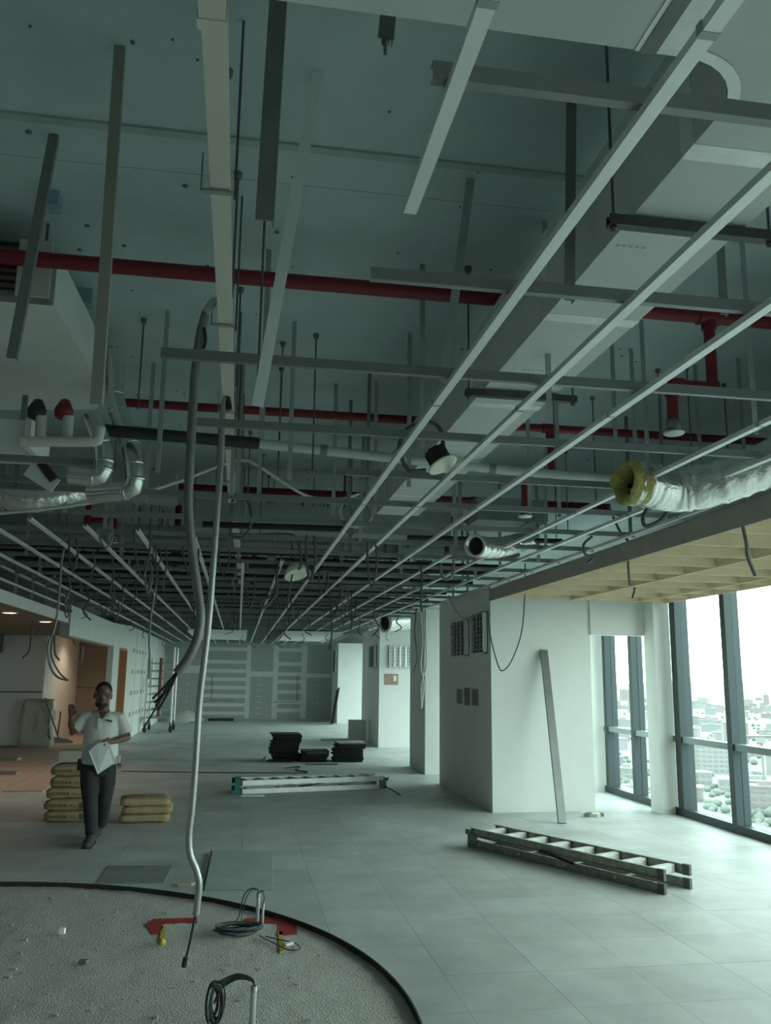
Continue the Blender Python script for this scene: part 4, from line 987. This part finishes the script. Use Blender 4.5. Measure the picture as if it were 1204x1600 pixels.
# left leaning sheet & sweepings
q = pZ(60,1166,0)
r = empty('sheet_bag', q); tag(r, 'crumpled pale sheet bundle leaning at the grey wall corner', 'sheet bundle')
bm = bmesh.new(); bmesh.ops.create_cube(bm, size=1); bmesh.ops.subdivide_edges(bm, edges=bm.edges[:], cuts=6, use_grid_fill=True)
for v in bm.verts:
    n_ = mn.noise(v.co*4)*.12; v.co = Vector((v.co.x*.75*(1-.15*(v.co.z+.5))+n_, v.co.y*.3+n_*.5, (v.co.z+.5)*1.15+n_*.4))
for f in bm.faces: f.smooth = True
me = bpy.data.meshes.new('bundle'); bm.to_mesh(me); bm.free(); me.materials.append(M_ply2)
o = link('bundle', me, r); 
r.location = (q.x, 22.9, 0)
for (t, b, lab) in (((70,1090),(92,1155),'thin pole leaning by the sheet bundle'),((95,1112),(90,1150),'short stick standing by the door jamb')):
    tag(MB().tube([pY(*t,22.5), pY(*b,22.3)], .02, 6).build('pole', M_galv_dk), lab, 'pole')
r = empty('debris_heap', pZ(95,1160,0)); tag(r, 'dark rubble heap at the foot of the door jamb', 'rubble')
random.seed(5)
for k in range(7):
    p = pZ(80+k*5,1160,0); s = random.uniform(.08,.2)
    child(MB().prism([(p.x-s,p.y-.5),(p.x+s,p.y-.45),(p.x+s*.4,p.y-.2),(p.x-s*.6,p.y-.22)],0,random.uniform(.05,.16)), 'lump', M_galv_dk, r)
# pinkish sheets on the floor of left side
for (x0,x1,y0,y1,k) in ((-8.4,-6.0,13.5,22.9,0),(-5.95,-3.55,13.5,18.0,1),(-5.95,-3.55,18.05,23.3,2),(-4.8,-3.2,23.5,27.9,3),(-3.5,-2.9,14.5,19.0,4)):
    tag(MB().box(x0,x1,y0,y1,.002,.016).build('floor_sheet', M_pinkply), ('pinkish sheet on the floor at the far left edge','pinkish floor sheet nearer the camera left of the sacks','pinkish floor sheet before the grey wall','pinkish floor sheet inside the left opening','narrow pinkish floor strip behind the tall sack stack')[k], 'floor sheet')
for (px,py,lab) in ((12,1188,'dark scrap on the pinkish sheet, upper'),(8,1210,'dark scrap on the pinkish sheet, lower')):
    p = pZ(px,py,.016); o = MB().prism([(-.2,-.1),(.2,-.08),(.25,.1),(-.1,.15)],0,.05).build('scrap', M_galv_dk); o.location = p; tag(o, lab, 'scrap')
# floor sheets near the circle
p0, p1, p2, p3 = pZ(318,1391,0), pZ(425,1391,0), pZ(425,1332,0), pZ(333,1330,0)
o = MB().prism([(p.x,p.y) for p in (p0,p1,p2,p3)], .003, .011).build('cover_sheet', mat('pale_cover_sheet',(.40,.47,.45),.6,var=.12,scale=3)); tag(o, 'pale green cover sheet on the floor at the screed edge', 'sheet')
q0, q1, q2, q3 = pZ(150,1382,0), pZ(255,1380,0), pZ(270,1353,0), pZ(170,1353,0)
o = MB().prism([(p.x,p.y) for p in (q0,q1,q2,q3)], .002, .006).build('cover_sheet', mat('dark_cover_sheet',(.25,.28,.27),.6,var=.15,scale=4)); tag(o, 'dark grey cover sheet on the floor left of the pale one', 'sheet')
tag(MB().tube([pZ(331,1330,.02), pZ(318,1391,.02)], .008, 6).build('thin_rod', M_black), 'thin dark rod lying along the pale cover sheet side', 'rod')

# screed-side items
zs = -.030
def flat(polypx, m, name, lab, cat, z=zs-.001, th=.002):
    P = [pZ(x,y,z) for x,y in polypx]; o = MB().prism([(p.x,p.y) for p in P], z-.02, z+th).build(name, m); tag(o, lab, cat); return o
flat([(232,1452),(228,1444),(240,1436),(308,1434),(308,1441),(258,1443),(250,1458),(238,1460)], M_redpaint, 'paint_mark', 'red painted bracket mark on the screed left of the conduit end', 'paint mark')
flat([(381,1441),(384,1435),(463,1433),(464,1460),(436,1461),(434,1443),(392,1442)], M_redpaint, 'paint_mark', 'red painted bracket mark on the screed behind the pipe stubs', 'paint mark')
flat([(252,1448),(259,1446),(257,1472),(249,1474)], M_yellow, 'tape_strip', 'yellow tape strip hanging off the left red mark', 'tape')
flat([(434,1455),(441,1456),(445,1486),(437,1488)], M_yellow, 'tape_strip', 'yellow tape strip by the right red mark', 'tape')
q = pZ(253,1472,zs+.02); o = MB().lathe([(0,-.02),(.02,-.018),(.026,0),(.012,.02),(0,.022)], q, n=10).build('yellow_cap', M_yellow); tag(o, 'tiny yellow cap on the screed by the left red mark', 'cap')
def stub(px, py, pyt, r_, lab):
    b = pZ(px,py,zs); zt_ = pY(px+2,pyt,b.y).z
    r = empty('pipe_stub', b); tag(r, lab, 'pipe stub')
    child(MB().tube([(b.x,b.y,zs-.02),(b.x+.004,b.y,zt_)], r_, 14, False), 'pipe', M_alum, r)
    child(MB().lathe([(r_*.85,0),(r_*1.05,0),(r_*1.05,-.03)], (b.x+.004,b.y,zt_), n=14).lathe([(0,-.01),(r_*.85,-.005)], (b.x+.004,b.y,zt_), n=14), 'rim', M_galv, r)
    return Vector((b.x+.004,b.y,zt_))
t1 = stub(401,1449,1395,.014,'taller bright pipe stub rising from the screed behind the cable coil')
t2 = stub(409,1450,1410,.010,'shorter thin pipe stub beside the taller one')
t3 = stub(393,1612,1540,.016,'bright pipe stub at the bottom edge with cable hanging out')
def coil(c, rx, ry, n, m, lab, flatz=True, r_=.004, seed=1):
    random.seed(seed); root = empty('cable_coil', c); tag(root, lab, 'coil')
    for k in range(n):
        P = []; s1 = random.uniform(.75,1.08); ph = random.uniform(0,6); dx, dy = random.uniform(-.02,.02), random.uniform(-.015,.015)
        for j in range(25):
            a_ = 2*PI*j/24; wob = 1+.05*math.sin(3*a_+ph)
            if flatz: P.append(Vector(c)+Vector((rx*s1*wob*math.cos(a_)+dx, ry*s1*wob*math.sin(a_)+dy, .006+.004*k+.006*math.sin(2*a_+ph))))
            else: P.append(Vector(c)+Vector((rx*s1*wob*math.cos(a_)+dx, dy+.03*math.sin(a_+ph), ry*s1*wob*math.sin(a_))))
        child(MB().tube(P, r_, 6, False), 'turn', random.choice(m), root)
    return root
M_grn = mat('dark_green_cable',(.03,.06,.05),.55); M_gry = mat('blue_grey_cable',(.10,.14,.14),.55)
c_ = pZ(372,1459,zs)
coil((c_.x,c_.y,zs+.005), .155, .085, 13, [M_grn,M_black,M_gry], 'coil of dark green cable lying on the screed at the pipe stubs', seed=4)
for (dx, r_, lab) in ((-.012,.005,'thin green cable arching from the coil into the taller stub'),(.012,.004,'second thin cable arching from the coil into the taller stub')):
    cable([Vector((c_.x-.02+dx*4,c_.y+.06,zs+.04)), Vector((t1.x-.13+dx,t1.y,.04)), Vector((t1.x-.10+dx,t1.y,t1.z-.03)), Vector((t1.x-.05+dx,t1.y,t1.z+.03)), t1+Vector((0,0,.015)), t1-Vector((0,0,.02))], r_, lab, m=M_grn)
cable([t1+Vector((0,0,-.01)), t1+Vector((.03,0,.015)), t2+Vector((.005,0,.03)), t2], .004, 'thin wire joining the two pipe stub tops', m=M_grn)
cable([pZ(405,1462,zs+.01), pZ(430,1475,zs+.01), pZ(450,1484,zs+.01), pZ(468,1483,zs+.01), pZ(462,1474,zs+.01), pZ(445,1470,zs+.01), pZ(415,1463,zs+.01)], .004, 'thin cable end looping on the screed beside the white connector', m=M_grn)
p = pZ(452,1477,zs); o = MB().box(-.03,.03,-.012,.012,0,.018).box(-.036,-.03,-.009,.009,.003,.015).build('connector', M_paper); o.location = p; o.rotation_euler.z = .5; tag(o, 'small white connector block on the screed right of the coil', 'connector')
c2_ = pY(335,1568,t3.y)
coil(c2_, .035, .10, 9, [M_black,M_grn], 'hanging bundle of black cable at the bottom edge of the photo', False, .005, seed=9)
for k in range(4):
    cable([t3-Vector((0,0,.02)), t3+Vector((-.01,0,.02+.004*k)), t3+Vector((-.09,.0,.035+.008*k)), t3+Vector((-.18,0,-.01+.012*k)), c2_+Vector((.02,0,.07)), c2_+Vector((0,.01*k,0))], .0045, 'black cable bent from the bottom pipe stub to the cable bundle', m=M_black, grp='cables out of the bottom pipe stub')
p = pZ(97,1459,zs); o = MB().prism([(-.02,-.015),(.015,-.018),(.022,.012),(-.012,.018)],0,.04).build('rubble_piece', M_paper); o.location = p; tag(o, 'white rubble piece on the left of the screed', 'rubble')
p = pZ(130,1505,zs); o = MB().prism([(-.03,-.015),(.02,-.02),(.035,.015),(-.02,.02)],0,.02).build('rubble_piece', M_galv_dk); o.location = p; tag(o, 'dark flat scrap on the left of the screed', 'rubble')
random.seed(31); mb = MB()
for k in range(420):
    a_ = random.uniform(0,2*PI); rr = CR*math.sqrt(random.random())*.97; x, y = CC.x+rr*math.cos(a_), CC.y+rr*math.sin(a_)
    if y < 3.6: continue
    s = random.uniform(.004,.014); mb.prism([(x-s,y-s*.6),(x+s*.7,y-s),(x+s,y+s*.5),(x-s*.4,y+s)], sz(x,y)-.002, sz(x,y)+s*.8)
o = mb.build('screed_gravel', M_screed); tag(o, 'loose gravel crumbs strewn over the rough screed', 'gravel', kind='stuff')
p = pZ(925,1276,0); r = empty('rubbish_pile', p); tag(r, 'small pile of rubbish at the white pillar foot near the window', 'rubbish')
for k in range(7):
    s = random.uniform(.03,.06); x = p.x-.12+k*.04; y = p.y+random.uniform(-.05,.05)
    child(MB().prism([(x-s,y-s*.6),(x+s*.7,y-s),(x+s,y+s*.5),(x-s*.4,y+s)],0,random.uniform(.02,.06)), 'crumb', random.choice((M_card,M_galv_dk,M_paper)), r)
p = pZ(290,1384,.0); o = MB().prism([(-.07,-.02),(.05,-.03),(.08,.02),(-.03,.04)],0,.025).build('paper_scrap', M_pinkply); o.location = p; tag(o, 'crumpled brown scrap on the rim of the screed circle', 'scrap')
p = pZ(345,1118,0); r = empty('plastic_heap', (-2.0,35.3,0)); tag(r, 'crumpled clear plastic heap by the scaffold at the far wall', 'plastic')
mb = MB(); mb.lathe([(.75,0),(.6,.22),(.3,.38),(0,.45)], Vector((-2.0,35.3,0)), n=16); mb.v = [tuple(Vector(v)+Vector((mn.noise(Vector(v)*5),mn.noise(Vector(v)*5+Vector((9,0,0))),.5*mn.noise(Vector(v)*6)))*.22) for v in mb.v]
child(mb, 'film', M_cablew, r)
tag(MB().box(-.5,.5,-.2,.2,0,.10).build('pipe_offcut', M_black), 'small black offcut on the floor before the far wall', 'offcut').location = (-.6,35.9,0)

# ------------------------------------------------------------------ PERSON
def loft(mb, rings, n=20, cap=True):               # rings: (centre, rx, ry) ; ry along depth; ring plane follows path
    R = []; k = len(rings)
    for i, (c, rx, ry) in enumerate(rings):
        d = (Vector(rings[min(i+1,k-1)][0]) - Vector(rings[max(i-1,0)][0])).normalized()
        yv = Vector((0,1,0)); xv = yv.cross(d)
        xv = xv.normalized() if xv.length > .25 else Vector((1,0,0)); yv = d.cross(xv).normalized()
        for j in range(n):
            a = 2*PI*j/n; R.append(Vector(c) + xv*rx*math.cos(a) + yv*ry*math.sin(a))
    mb.add(R, [(i*n+j, i*n+(j+1)%n, (i+1)*n+(j+1)%n, (i+1)*n+j) for i in range(k-1) for j in range(n)] + [tuple(range(n-1,-1,-1)), tuple((k-1)*n+j for j in range(n))], True)
def ball(mb, c, rx, ry, rz, n=14, M=None):
    vs = []; c = Vector(c)
    for i in range(n+1):
        t = PI*i/n
        for j in range(n):
            a = 2*PI*j/n; v = Vector((rx*math.sin(t)*math.cos(a), ry*math.sin(t)*math.sin(a), rz*math.cos(t)))
            vs.append(c + (M @ v if M is not None else v))
    mb.add(vs, [(i*n+j, i*n+(j+1)%n, (i+1)*n+(j+1)%n, (i+1)*n+j) for i in range(n) for j in range(n)], True)
def fuse(mb, name, m, root, vox, sm=4):
    o = mb.build(name, m)
    md = o.modifiers.new('fuse', 'REMESH'); md.mode = 'VOXEL'; md.voxel_size = vox; md.use_smooth_shade = True
    ms = o.modifiers.new('soften', 'SMOOTH'); ms.iterations = sm; ms.factor = .5
    bpy.context.view_layer.update()
    dg = bpy.context.evaluated_depsgraph_get()
    me = bpy.data.meshes.new_from_object(o.evaluated_get(dg)); me.name = name
    for p in me.polygons: p.use_smooth = True
    if not me.materials: me.materials.append(m)
    old = o.data; o.modifiers.clear(); o.data = me; bpy.data.meshes.remove(old)
    o.parent = root; o.matrix_parent_inverse = Matrix.Translation(root.location).inverted()
    return o
MY = 10.14
def Q(px, py, dy=0.0): return pY(px, py, MY+dy)
foot0 = pZ(145,1316,0)
man = empty('person', (foot0.x, foot0.y, 0)); tag(man, 'man in a white polo shirt and dark jeans walking with a white paper', 'person')
sk = MB()
# trunk, neck
loft(sk, [(Q(153,1206,.02),.13,.10),(Q(155,1190,.02),.155,.11),(Q(157,1165,.02),.150,.115),(Q(158,1140,.02),.155,.11),(Q(160,1122,.03),.16,.095),(Q(161,1113,.03),.09,.07),(Q(162,1108,.03),.058,.06),(Q(162,1096,.02),.056,.06)])
# head
hc = Q(161,1086,.0); HM = (Matrix.Rotation(math.radians(6),3,'Z') @ Matrix.Rotation(math.radians(4),3,'Y'))*1.09
ball(sk, hc+HM@Vector((0,.022,.030)), .080,.098,.098, 18, HM)
ball(sk, hc+HM@Vector((0,-.012,-.035)), .068,.080,.088, 18, HM)
ball(sk, hc+HM@Vector((0,-.052,-.095)), .036,.036,.030, 12, HM)
ball(sk, hc+HM@Vector((0,-.078,.018)), .052,.018,.014, 12, HM)       # brow
loft(sk, [(hc+HM@Vector((0,-.080,.010)),.009,.010),(hc+HM@Vector((0,-.094,-.014)),.012,.014),(hc+HM@Vector((0,-.100,-.030)),.019,.015)], 10)
ball(sk, hc+HM@Vector((0,-.084,-.062)), .028,.013,.008, 10, HM); ball(sk, hc+HM@Vector((0,-.083,-.074)), .024,.013,.008, 10, HM)
for s_ in (-1,1):
    ball(sk, hc+HM@Vector((s_*.048,-.058,-.018)), .024,.022,.022, 10, HM)
    ball(sk, hc+HM@Vector((s_*.082,.02,-.008)), .012,.022,.034, 10, HM)
# legs
loft(sk, [(Q(140,1204,.0),.075,.085),(Q(139,1230,-.06),.068,.075),(Q(140,1252,-.12),.052,.058),(Q(141,1278,-.13),.048,.055),(Q(143,1304,-.14),.034,.040)])
loft(sk, [(Q(166,1204,.03),.075,.085),(Q(165,1230,.04),.068,.075),(Q(162,1250,.07),.052,.058),(Q(159,1272,.24),.048,.055),(Q(157,1288,.36),.034,.040)])
# right arm (image left), raised forearm
sh = Q(132,1122,.03); el = Q(112,1144,-.02); wr_ = Q(111,1120,-.16)
loft(sk, [(sh,.055,.055),(sh.lerp(el,.5),.047,.047),(el,.040,.040),(el.lerp(wr_,.4),.037,.037),(wr_,.026,.029)], 14)
hm = Q(112,1112,-.18); loft(sk, [(wr_,.026,.022),(wr_.lerp(hm,.5),.030,.019),(hm,.040,.016),(Q(112.5,1108.5,-.19),.038,.013)], 14)
for k, (dx, L_) in enumerate(((-4.2,7.5),(-1.6,9.0),(1.0,8.6),(3.4,6.6))):
    loft(sk, [(Q(112.5+dx,1109,-.185),.0090,.0095),(Q(112.5+dx*1.15,1109-L_*.5,-.20),.0090,.0090),(Q(112.5+dx*1.2,1109-L_,-.225),.0078,.0080)], 10)
loft(sk, [(Q(115,1116,-.18),.013,.013),(Q(119,1112.5,-.20),.0115,.0115),(Q(121,1108.5,-.215),.0085,.0085)], 10)
# left arm (image right), forearm across the belly
sh2 = Q(187,1122,.03); el2 = Q(199,1152,.0); wr2 = Q(176,1159,-.20)
loft(sk, [(sh2,.055,.055),(sh2.lerp(el2,.5),.048,.048),(el2,.041,.041)], 14)
loft(sk, [(el2+Vector((.01,0,.005)),.040,.040),(el2.lerp(wr2,.4),.039,.039),(wr2,.028,.030),(Q(171,1159.5,-.225),.030,.034),(Q(167,1160,-.235),.030,.036)], 14)
for k in range(4):
    z_ = 1156.5 + k*2.3
    loft(sk, [(Q(168,z_,-.26),.0092,.0092),(Q(163.5,z_+.6,-.275),.0090,.0090),(Q(160.2,z_+1.3,-.262),.0080,.0080)], 10)
loft(sk, [(Q(172,1156,-.25),.0125,.0125),(Q(168.5,1153.2,-.27),.0110,.0110),(Q(165.5,1154,-.285),.0090,.0090)], 10)
fuse(sk, 'body', M_skin, man, .0065, 3)
# shirt
sh_ = MB()
loft(sh_, [(Q(155,1192,.01),.196,.150),(Q(156,1180,.0),.196,.152),(Q(157,1162,-.01),.188,.155),(Q(159,1142,.0),.188,.145),(Q(160,1127,.02),.196,.130),(Q(160,1120,.03),.190,.112),(Q(160.5,1115,.035),.140,.095),(Q(161,1110.5,.035),.078,.078)])
loft(sh_, [(Q(142,1121,.03),.070,.080),(sh+Vector((-.005,0,0)),.072,.080),(sh.lerp(el,.45),.070,.075),(sh.lerp(el,.80),.074,.075)], 16)
loft(sh_, [(Q(177,1121,.03),.070,.080),(sh2+Vector((.005,0,0)),.072,.080),(sh2.lerp(el2,.45),.072,.077),(sh2.lerp(el2,.82),.080,.078)], 16)
fuse(sh_, 'polo_shirt', M_shirt, man, .010, 4)
col_ = MB()
for s_ in (-1,1):
    a0 = Q(161+s_*8.5,1110,.05); b0 = Q(161+s_*10,1112,-.05); c0 = Q(158.5+s_*3.5,1121,-.128); d0 = Q(161+s_*10,1120,-.112); e0 = Q(161+s_*11,1113,.05)
    col_.add([a0,b0,c0,d0,e0]+[v+Vector((0,.012,-.010)) for v in (a0,b0,c0,d0,e0)], [(0,1,3,4),(1,2,3),(5,9,8,6),(6,8,7),(0,5,6,1),(1,6,7,2),(2,7,8,3),(3,8,9,4)])
col_.box(Q(157,1130).x-.012, Q(157,1130).x+.012, MY-.146, MY-.128, Q(158,1142).z, Q(158,1121).z)
child(col_, 'collar', M_shirt, man)
vn = MB(); vn.add([Q(154.5,1111.5,-.06),Q(167.5,1111.5,-.06),Q(158.8,1124,-.137),Q(154.5,1111.5,-.03),Q(167.5,1111.5,-.03),Q(158.8,1124,-.11)], [(0,2,1),(3,4,5),(0,1,4,3),(1,2,5,4),(2,0,3,5)])
child(vn, 'open_neck', M_skin, man)
lg = MB().add([Q(167,1123.5,-.136),Q(175.5,1126,-.122),Q(175.3,1128.8,-.124),Q(166.6,1126.3,-.139)]+[Q(167,1123.5,-.11),Q(175.5,1126,-.10),Q(175.3,1128.8,-.10),Q(166.6,1126.3,-.11)], [(0,3,2,1),(4,5,6,7),(0,1,5,4),(1,2,6,5),(2,3,7,6),(3,0,4,7)])
child(lg, 'chest_badge', M_black, man)
# trousers
tr_ = MB()
loft(tr_, [(Q(153,1212,.01),.165,.125),(Q(153.5,1200,.01),.190,.140),(Q(154,1188,.01),.186,.138),(Q(154.5,1184,.01),.178,.130)])
loft(tr_, [(Q(141,1202,.0),.108,.118),(Q(140,1225,-.05),.098,.102),(Q(141,1250,-.115),.080,.084),(Q(142,1275,-.125),.074,.078),(Q(143,1297,-.13),.066,.072),(Q(143.5,1303,-.13),.068,.076)])
loft(tr_, [(Q(166,1202,.03),.108,.118),(Q(165.5,1225,.03),.098,.102),(Q(163,1250,.06),.080,.086),(Q(160,1272,.22),.074,.080),(Q(158,1287,.34),.064,.070)])
fuse(tr_, 'jeans', M_jeans, man, .010, 3)
# boots
def boot(toe, heel, name):
    toe = Vector(toe); heel = Vector(heel); d = (toe-heel); d.z = 0; d.normalize(); b = MB(); z0 = min(toe.z, heel.z)
    for t, w, h in ((-.02,.036,.060),(.05,.042,.075),(.12,.045,.058),(.20,.048,.046),(.25,.040,.036)):
        ball(b, heel + (toe-heel).normalized()*t + Vector((0,0,h*.8)), w*1.2, .075, h*1.15, 12)
    loft(b, [(heel+Vector((0,0,.05))+d*.02,.045,.055),(heel+Vector((0,0,.15))+d*.02,.046,.056)], 12)
    bo = fuse(b, name, M_boot, man, .008, 3)
    return bo
f1_ = pZ(143.5,1316,0.0); boot(Vector((f1_.x+.005, MY-.27, .005)), Vector((f1_.x, MY-.02, .005)), 'boot')
g1 = Q(157,1290,.40); boot(Vector((g1.x-.03, MY+.22, .02)), Vector((g1.x, MY+.44, .10)), 'boot')
for (hx, y0_, y1_) in ((f1_.x, MY-.31, MY+.03),):
    child(MB().box(hx-.045, hx+.05, y0_, y1_, .0, .022), 'sole', M_black, man)
# hair, beard, eyes
HI = HM.inverted()
hr = MB(); ball(hr, hc+HM@Vector((0,.030,.038)), .085,.098,.098, 20, HM)
hr.v = [v if (HI @ (Vector(v)-hc)).z > .030 + max(0,-(HI @ (Vector(v)-hc)).y)*.32 or (HI @ (Vector(v)-hc)).y > .045 else tuple(hc+HM@Vector((0,.03,.03))) for v in hr.v]
child(hr, 'hair', M_hair, man)
bd = MB(); ball(bd, hc+HM@Vector((0,-.018,-.072)), .0695,.081,.062, 24, HM)
bd.v = [v if (HI @ (Vector(v)-hc)).z < -.074 else tuple(hc+HM@Vector((0,0,-.07))) for v in bd.v]
child(bd, 'beard', mat('short_beard',(.035,.020,.014),.8), man)
ms_ = MB(); ball(ms_, hc+HM@Vector((0,-.092,-.050)), .026,.006,.005, 10, HM); child(ms_, 'moustache', M_hair, man)
for s_ in (-1,1):
    e = MB(); ball(e, hc+HM@Vector((s_*.031,-.078,.000)), .012,.008,.0045, 10, HM); eo = child(e, 'eye', mat('eye_white',(.35,.32,.29),.4), man)
    e = MB(); ball(e, hc+HM@Vector((s_*.031,-.0855,.000)), .0055,.003,.0055, 8, HM); e2 = child(e, 'pupil', M_black, man); e2.parent = eo; e2.matrix_parent_inverse = Matrix.Identity(4)
    e = MB(); e.bar(hc+HM@Vector((s_*.014,-.092,.016)), hc+HM@Vector((s_*.050,-.080,.019)), .006, .007); child(e, 'eyebrow', M_hair, man)
mo = MB(); mo.bar(hc+HM@Vector((-.024,-.094,-.068)), hc+HM@Vector((.024,-.094,-.068)), .006, .003); child(mo, 'mouth_line', M_black, man)
# belt things
bt = MB(); bt.box(Q(131,1192).x-.06, Q(131,1192).x+.0, MY-.05, MY+.07, Q(128,1203).z, Q(128,1186).z); child(bt, 'belt_pouch', M_black, man)
bt = MB(); bt.tube([Q(181,1186,.0),Q(186,1190,-.02),Q(190,1196,-.02)], .014, 8); bt.tube([Q(184,1190,.0),Q(186,1201,-.02)], .010, 8); bt.tube([Q(187,1190,.0),Q(189,1199,-.0)], .009, 8); child(bt, 'belt_keys', M_galv_dk, man)
bt = MB(); bt.box(Q(180,1188).x, Q(188,1188).x, MY-.06, MY-.0, Q(184,1192).z, Q(184,1180).z); child(bt, 'belt_cloth', M_cablew, man)
# sheet of paper held in the hand
pp_ = [Q(153.5,1161,-.275), Q(166,1159,-.285), Q(171,1163,-.283), Q(181,1191,-.25), Q(152.5,1210,-.27), Q(138.5,1174,-.25)]
pn = Vector((0,-.006,.0)); n = len(pp_)
o = MB().add(pp_+[v-pn for v in pp_], [tuple(range(n)), tuple(range(2*n-1,n-1,-1))]+[(i,n+i,n+(i+1)%n,(i+1)%n) for i in range(n)]).build('paper_sheet', M_paper)
tag(o, 'white paper sheets held in the hand of the walking man', 'paper')

# ------------------------------------------------------------------ CITY OUTSIDE
GZ = -85.0
M_ground = mat('hazed_ground', (.13,.148,.136), .9, col2=(.17,.18,.175), scale=.012)  # haze is in the colours: ground, towers, windows and trees kept close in tone
struct('ground_outside', MB().box(20, 7000, -3000, 8000, GZ-2, GZ), M_ground)
M_b = [mat('hazed_tower_white',(.20,.205,.205),.8,var=.04,scale=.05), mat('hazed_tower_cream',(.185,.18,.175),.8,var=.04,scale=.05), mat('hazed_tower_grey',(.165,.175,.18),.8,var=.04,scale=.05), mat('hazed_tower_blush',(.18,.165,.16),.8,var=.04,scale=.05)]
M_bw = mat('hazed_tower_window',(.135,.145,.15),.5)
M_tree = mat('hazed_tree_green',(.115,.14,.122),.9,var=.3,scale=.06)
random.seed(77)
def building(c, w, d, h, rz, m, detail, label, grp=None):
    r = empty('city_building', c, rz); tag(r, label, 'building', grp)
    MB().box(-w/2,w/2,-d/2,d/2,0,h).build('wall_block', m, r)
    MB().box(-w/2-.5,w/2+.5,-d/2-.5,d/2+.5,h,h+1.2).box(-w*.15,w*.1,-d*.2,d*.2,h+1.2,h+4).build('roof', m, r)
    if detail:
        nf = max(2, int(h/4)); nc = max(3, int(w/5))
        if nf*nc <= 60:
            me = MB().box(-w/nc*.3,w/nc*.3,-.4,0,0,h/nf*.5).mesh('window', M_bw)
            for i in range(nf):
                for j in range(nc): link('window', me, r, (-w/2+w*(j+.5)/nc, -d/2, h*(i+.3)/nf))
        else:
            for i in range(nf): MB().box(-w*.47,w*.47,-d/2-.4,-d/2,h*(i+.3)/nf,h*(i+.75)/nf).build('window_band', M_bw, r)
    return r
c = pZ(1114,1206,GZ); building(c, 42, 20, 26, -.5, M_b[0], True, 'white apartment block with window columns seen through the right window')
c = pZ(1185,1238,GZ); building(c, 60, 26, 9, -.5, M_b[0], True, 'long low white hall below the right window pane')
c = pZ(1150,1187,GZ); building(c, 26, 20, 40, -.4, M_b[1], True, 'tall cream tower behind the mullion of the right window')
c = pZ(980,1215,GZ); building(c, 28, 16, 8, -.5, M_b[0], True, 'low white house seen through the window beyond the opening')
BL = [pZ(*p,GZ) for p in ((1114,1206),(1185,1238),(1150,1187),(980,1215))]
for k in range(190):
    px = random.uniform(915,1330); py = random.choice((random.uniform(1086,1115), random.uniform(1100,1160), random.uniform(1150,1290)))
    c = pZ(px, py, GZ); dist = c.length
    if dist > 5500 or any((c-b).length < 48 for b in BL): continue
    BL.append(c)
    tall = random.random() < .12
    building(c, random.uniform(14,40), random.uniform(12,26), random.uniform(30,55) if tall and dist > 900 else random.uniform(6,18), random.uniform(-1,.3), random.choice(M_b), dist < 900, 'small pale city building in the hazy distance outside the windows', 'distant city buildings')
mb = MB()
for k in range(900):
    px = random.uniform(900,1350); py = random.uniform(1095,1310); c = pZ(px, py, GZ); s_ = random.uniform(2,4)
    if any((c-b).length < 26 for b in BL): continue
    mb.lathe([(s_*.6,0),(s_,s_*.5),(s_*.8,s_*1.1),(0,s_*1.5)], c, n=6)
o = mb.build('city_trees', M_tree); tag(o, 'scattered green tree crowns between the city buildings outside', 'trees', kind='stuff')
mb = MB(); hp = []
for k in range(60):
    a = math.radians(-5+k*2.2); hp.append((5200*math.sin(a), 5200*math.cos(a)))
vs = []
for i, (x, y) in enumerate(hp): h_ = 40+70*(.5+.5*mn.noise(Vector((i*.21,3,0))))+30*mn.noise(Vector((i*.7,1,0))); vs += [(x*.88,y*.88,GZ),(x,y,GZ+h_),(x*1.12,y*1.12,GZ)]
mb.add(vs, [f for i in range(59) for f in ((3*i,3*i+3,3*i+4,3*i+1),(3*i+1,3*i+4,3*i+5,3*i+2))], True)
struct('hills_outside', mb, mat('hazed_hills',(.155,.17,.178),.9))  # pale blue-grey carries the distance haze as colour
cr_ = pZ(1196,1262,GZ); r = empty('tower_crane', cr_); tag(r, 'slender tower crane standing in the city outside the right window', 'crane')
child(MB().tube([cr_, cr_+Vector((0,0,48))], 1.0, 4), 'mast', M_b[3], r); child(MB().tube([cr_+Vector((-14,8,48)), cr_+Vector((38,-22,50))], .8, 4), 'jib', M_b[3], r); child(MB().box(cr_.x-2,cr_.x+2,cr_.y-2,cr_.y+2,GZ+44,GZ+48), 'cab', M_b[0], r)
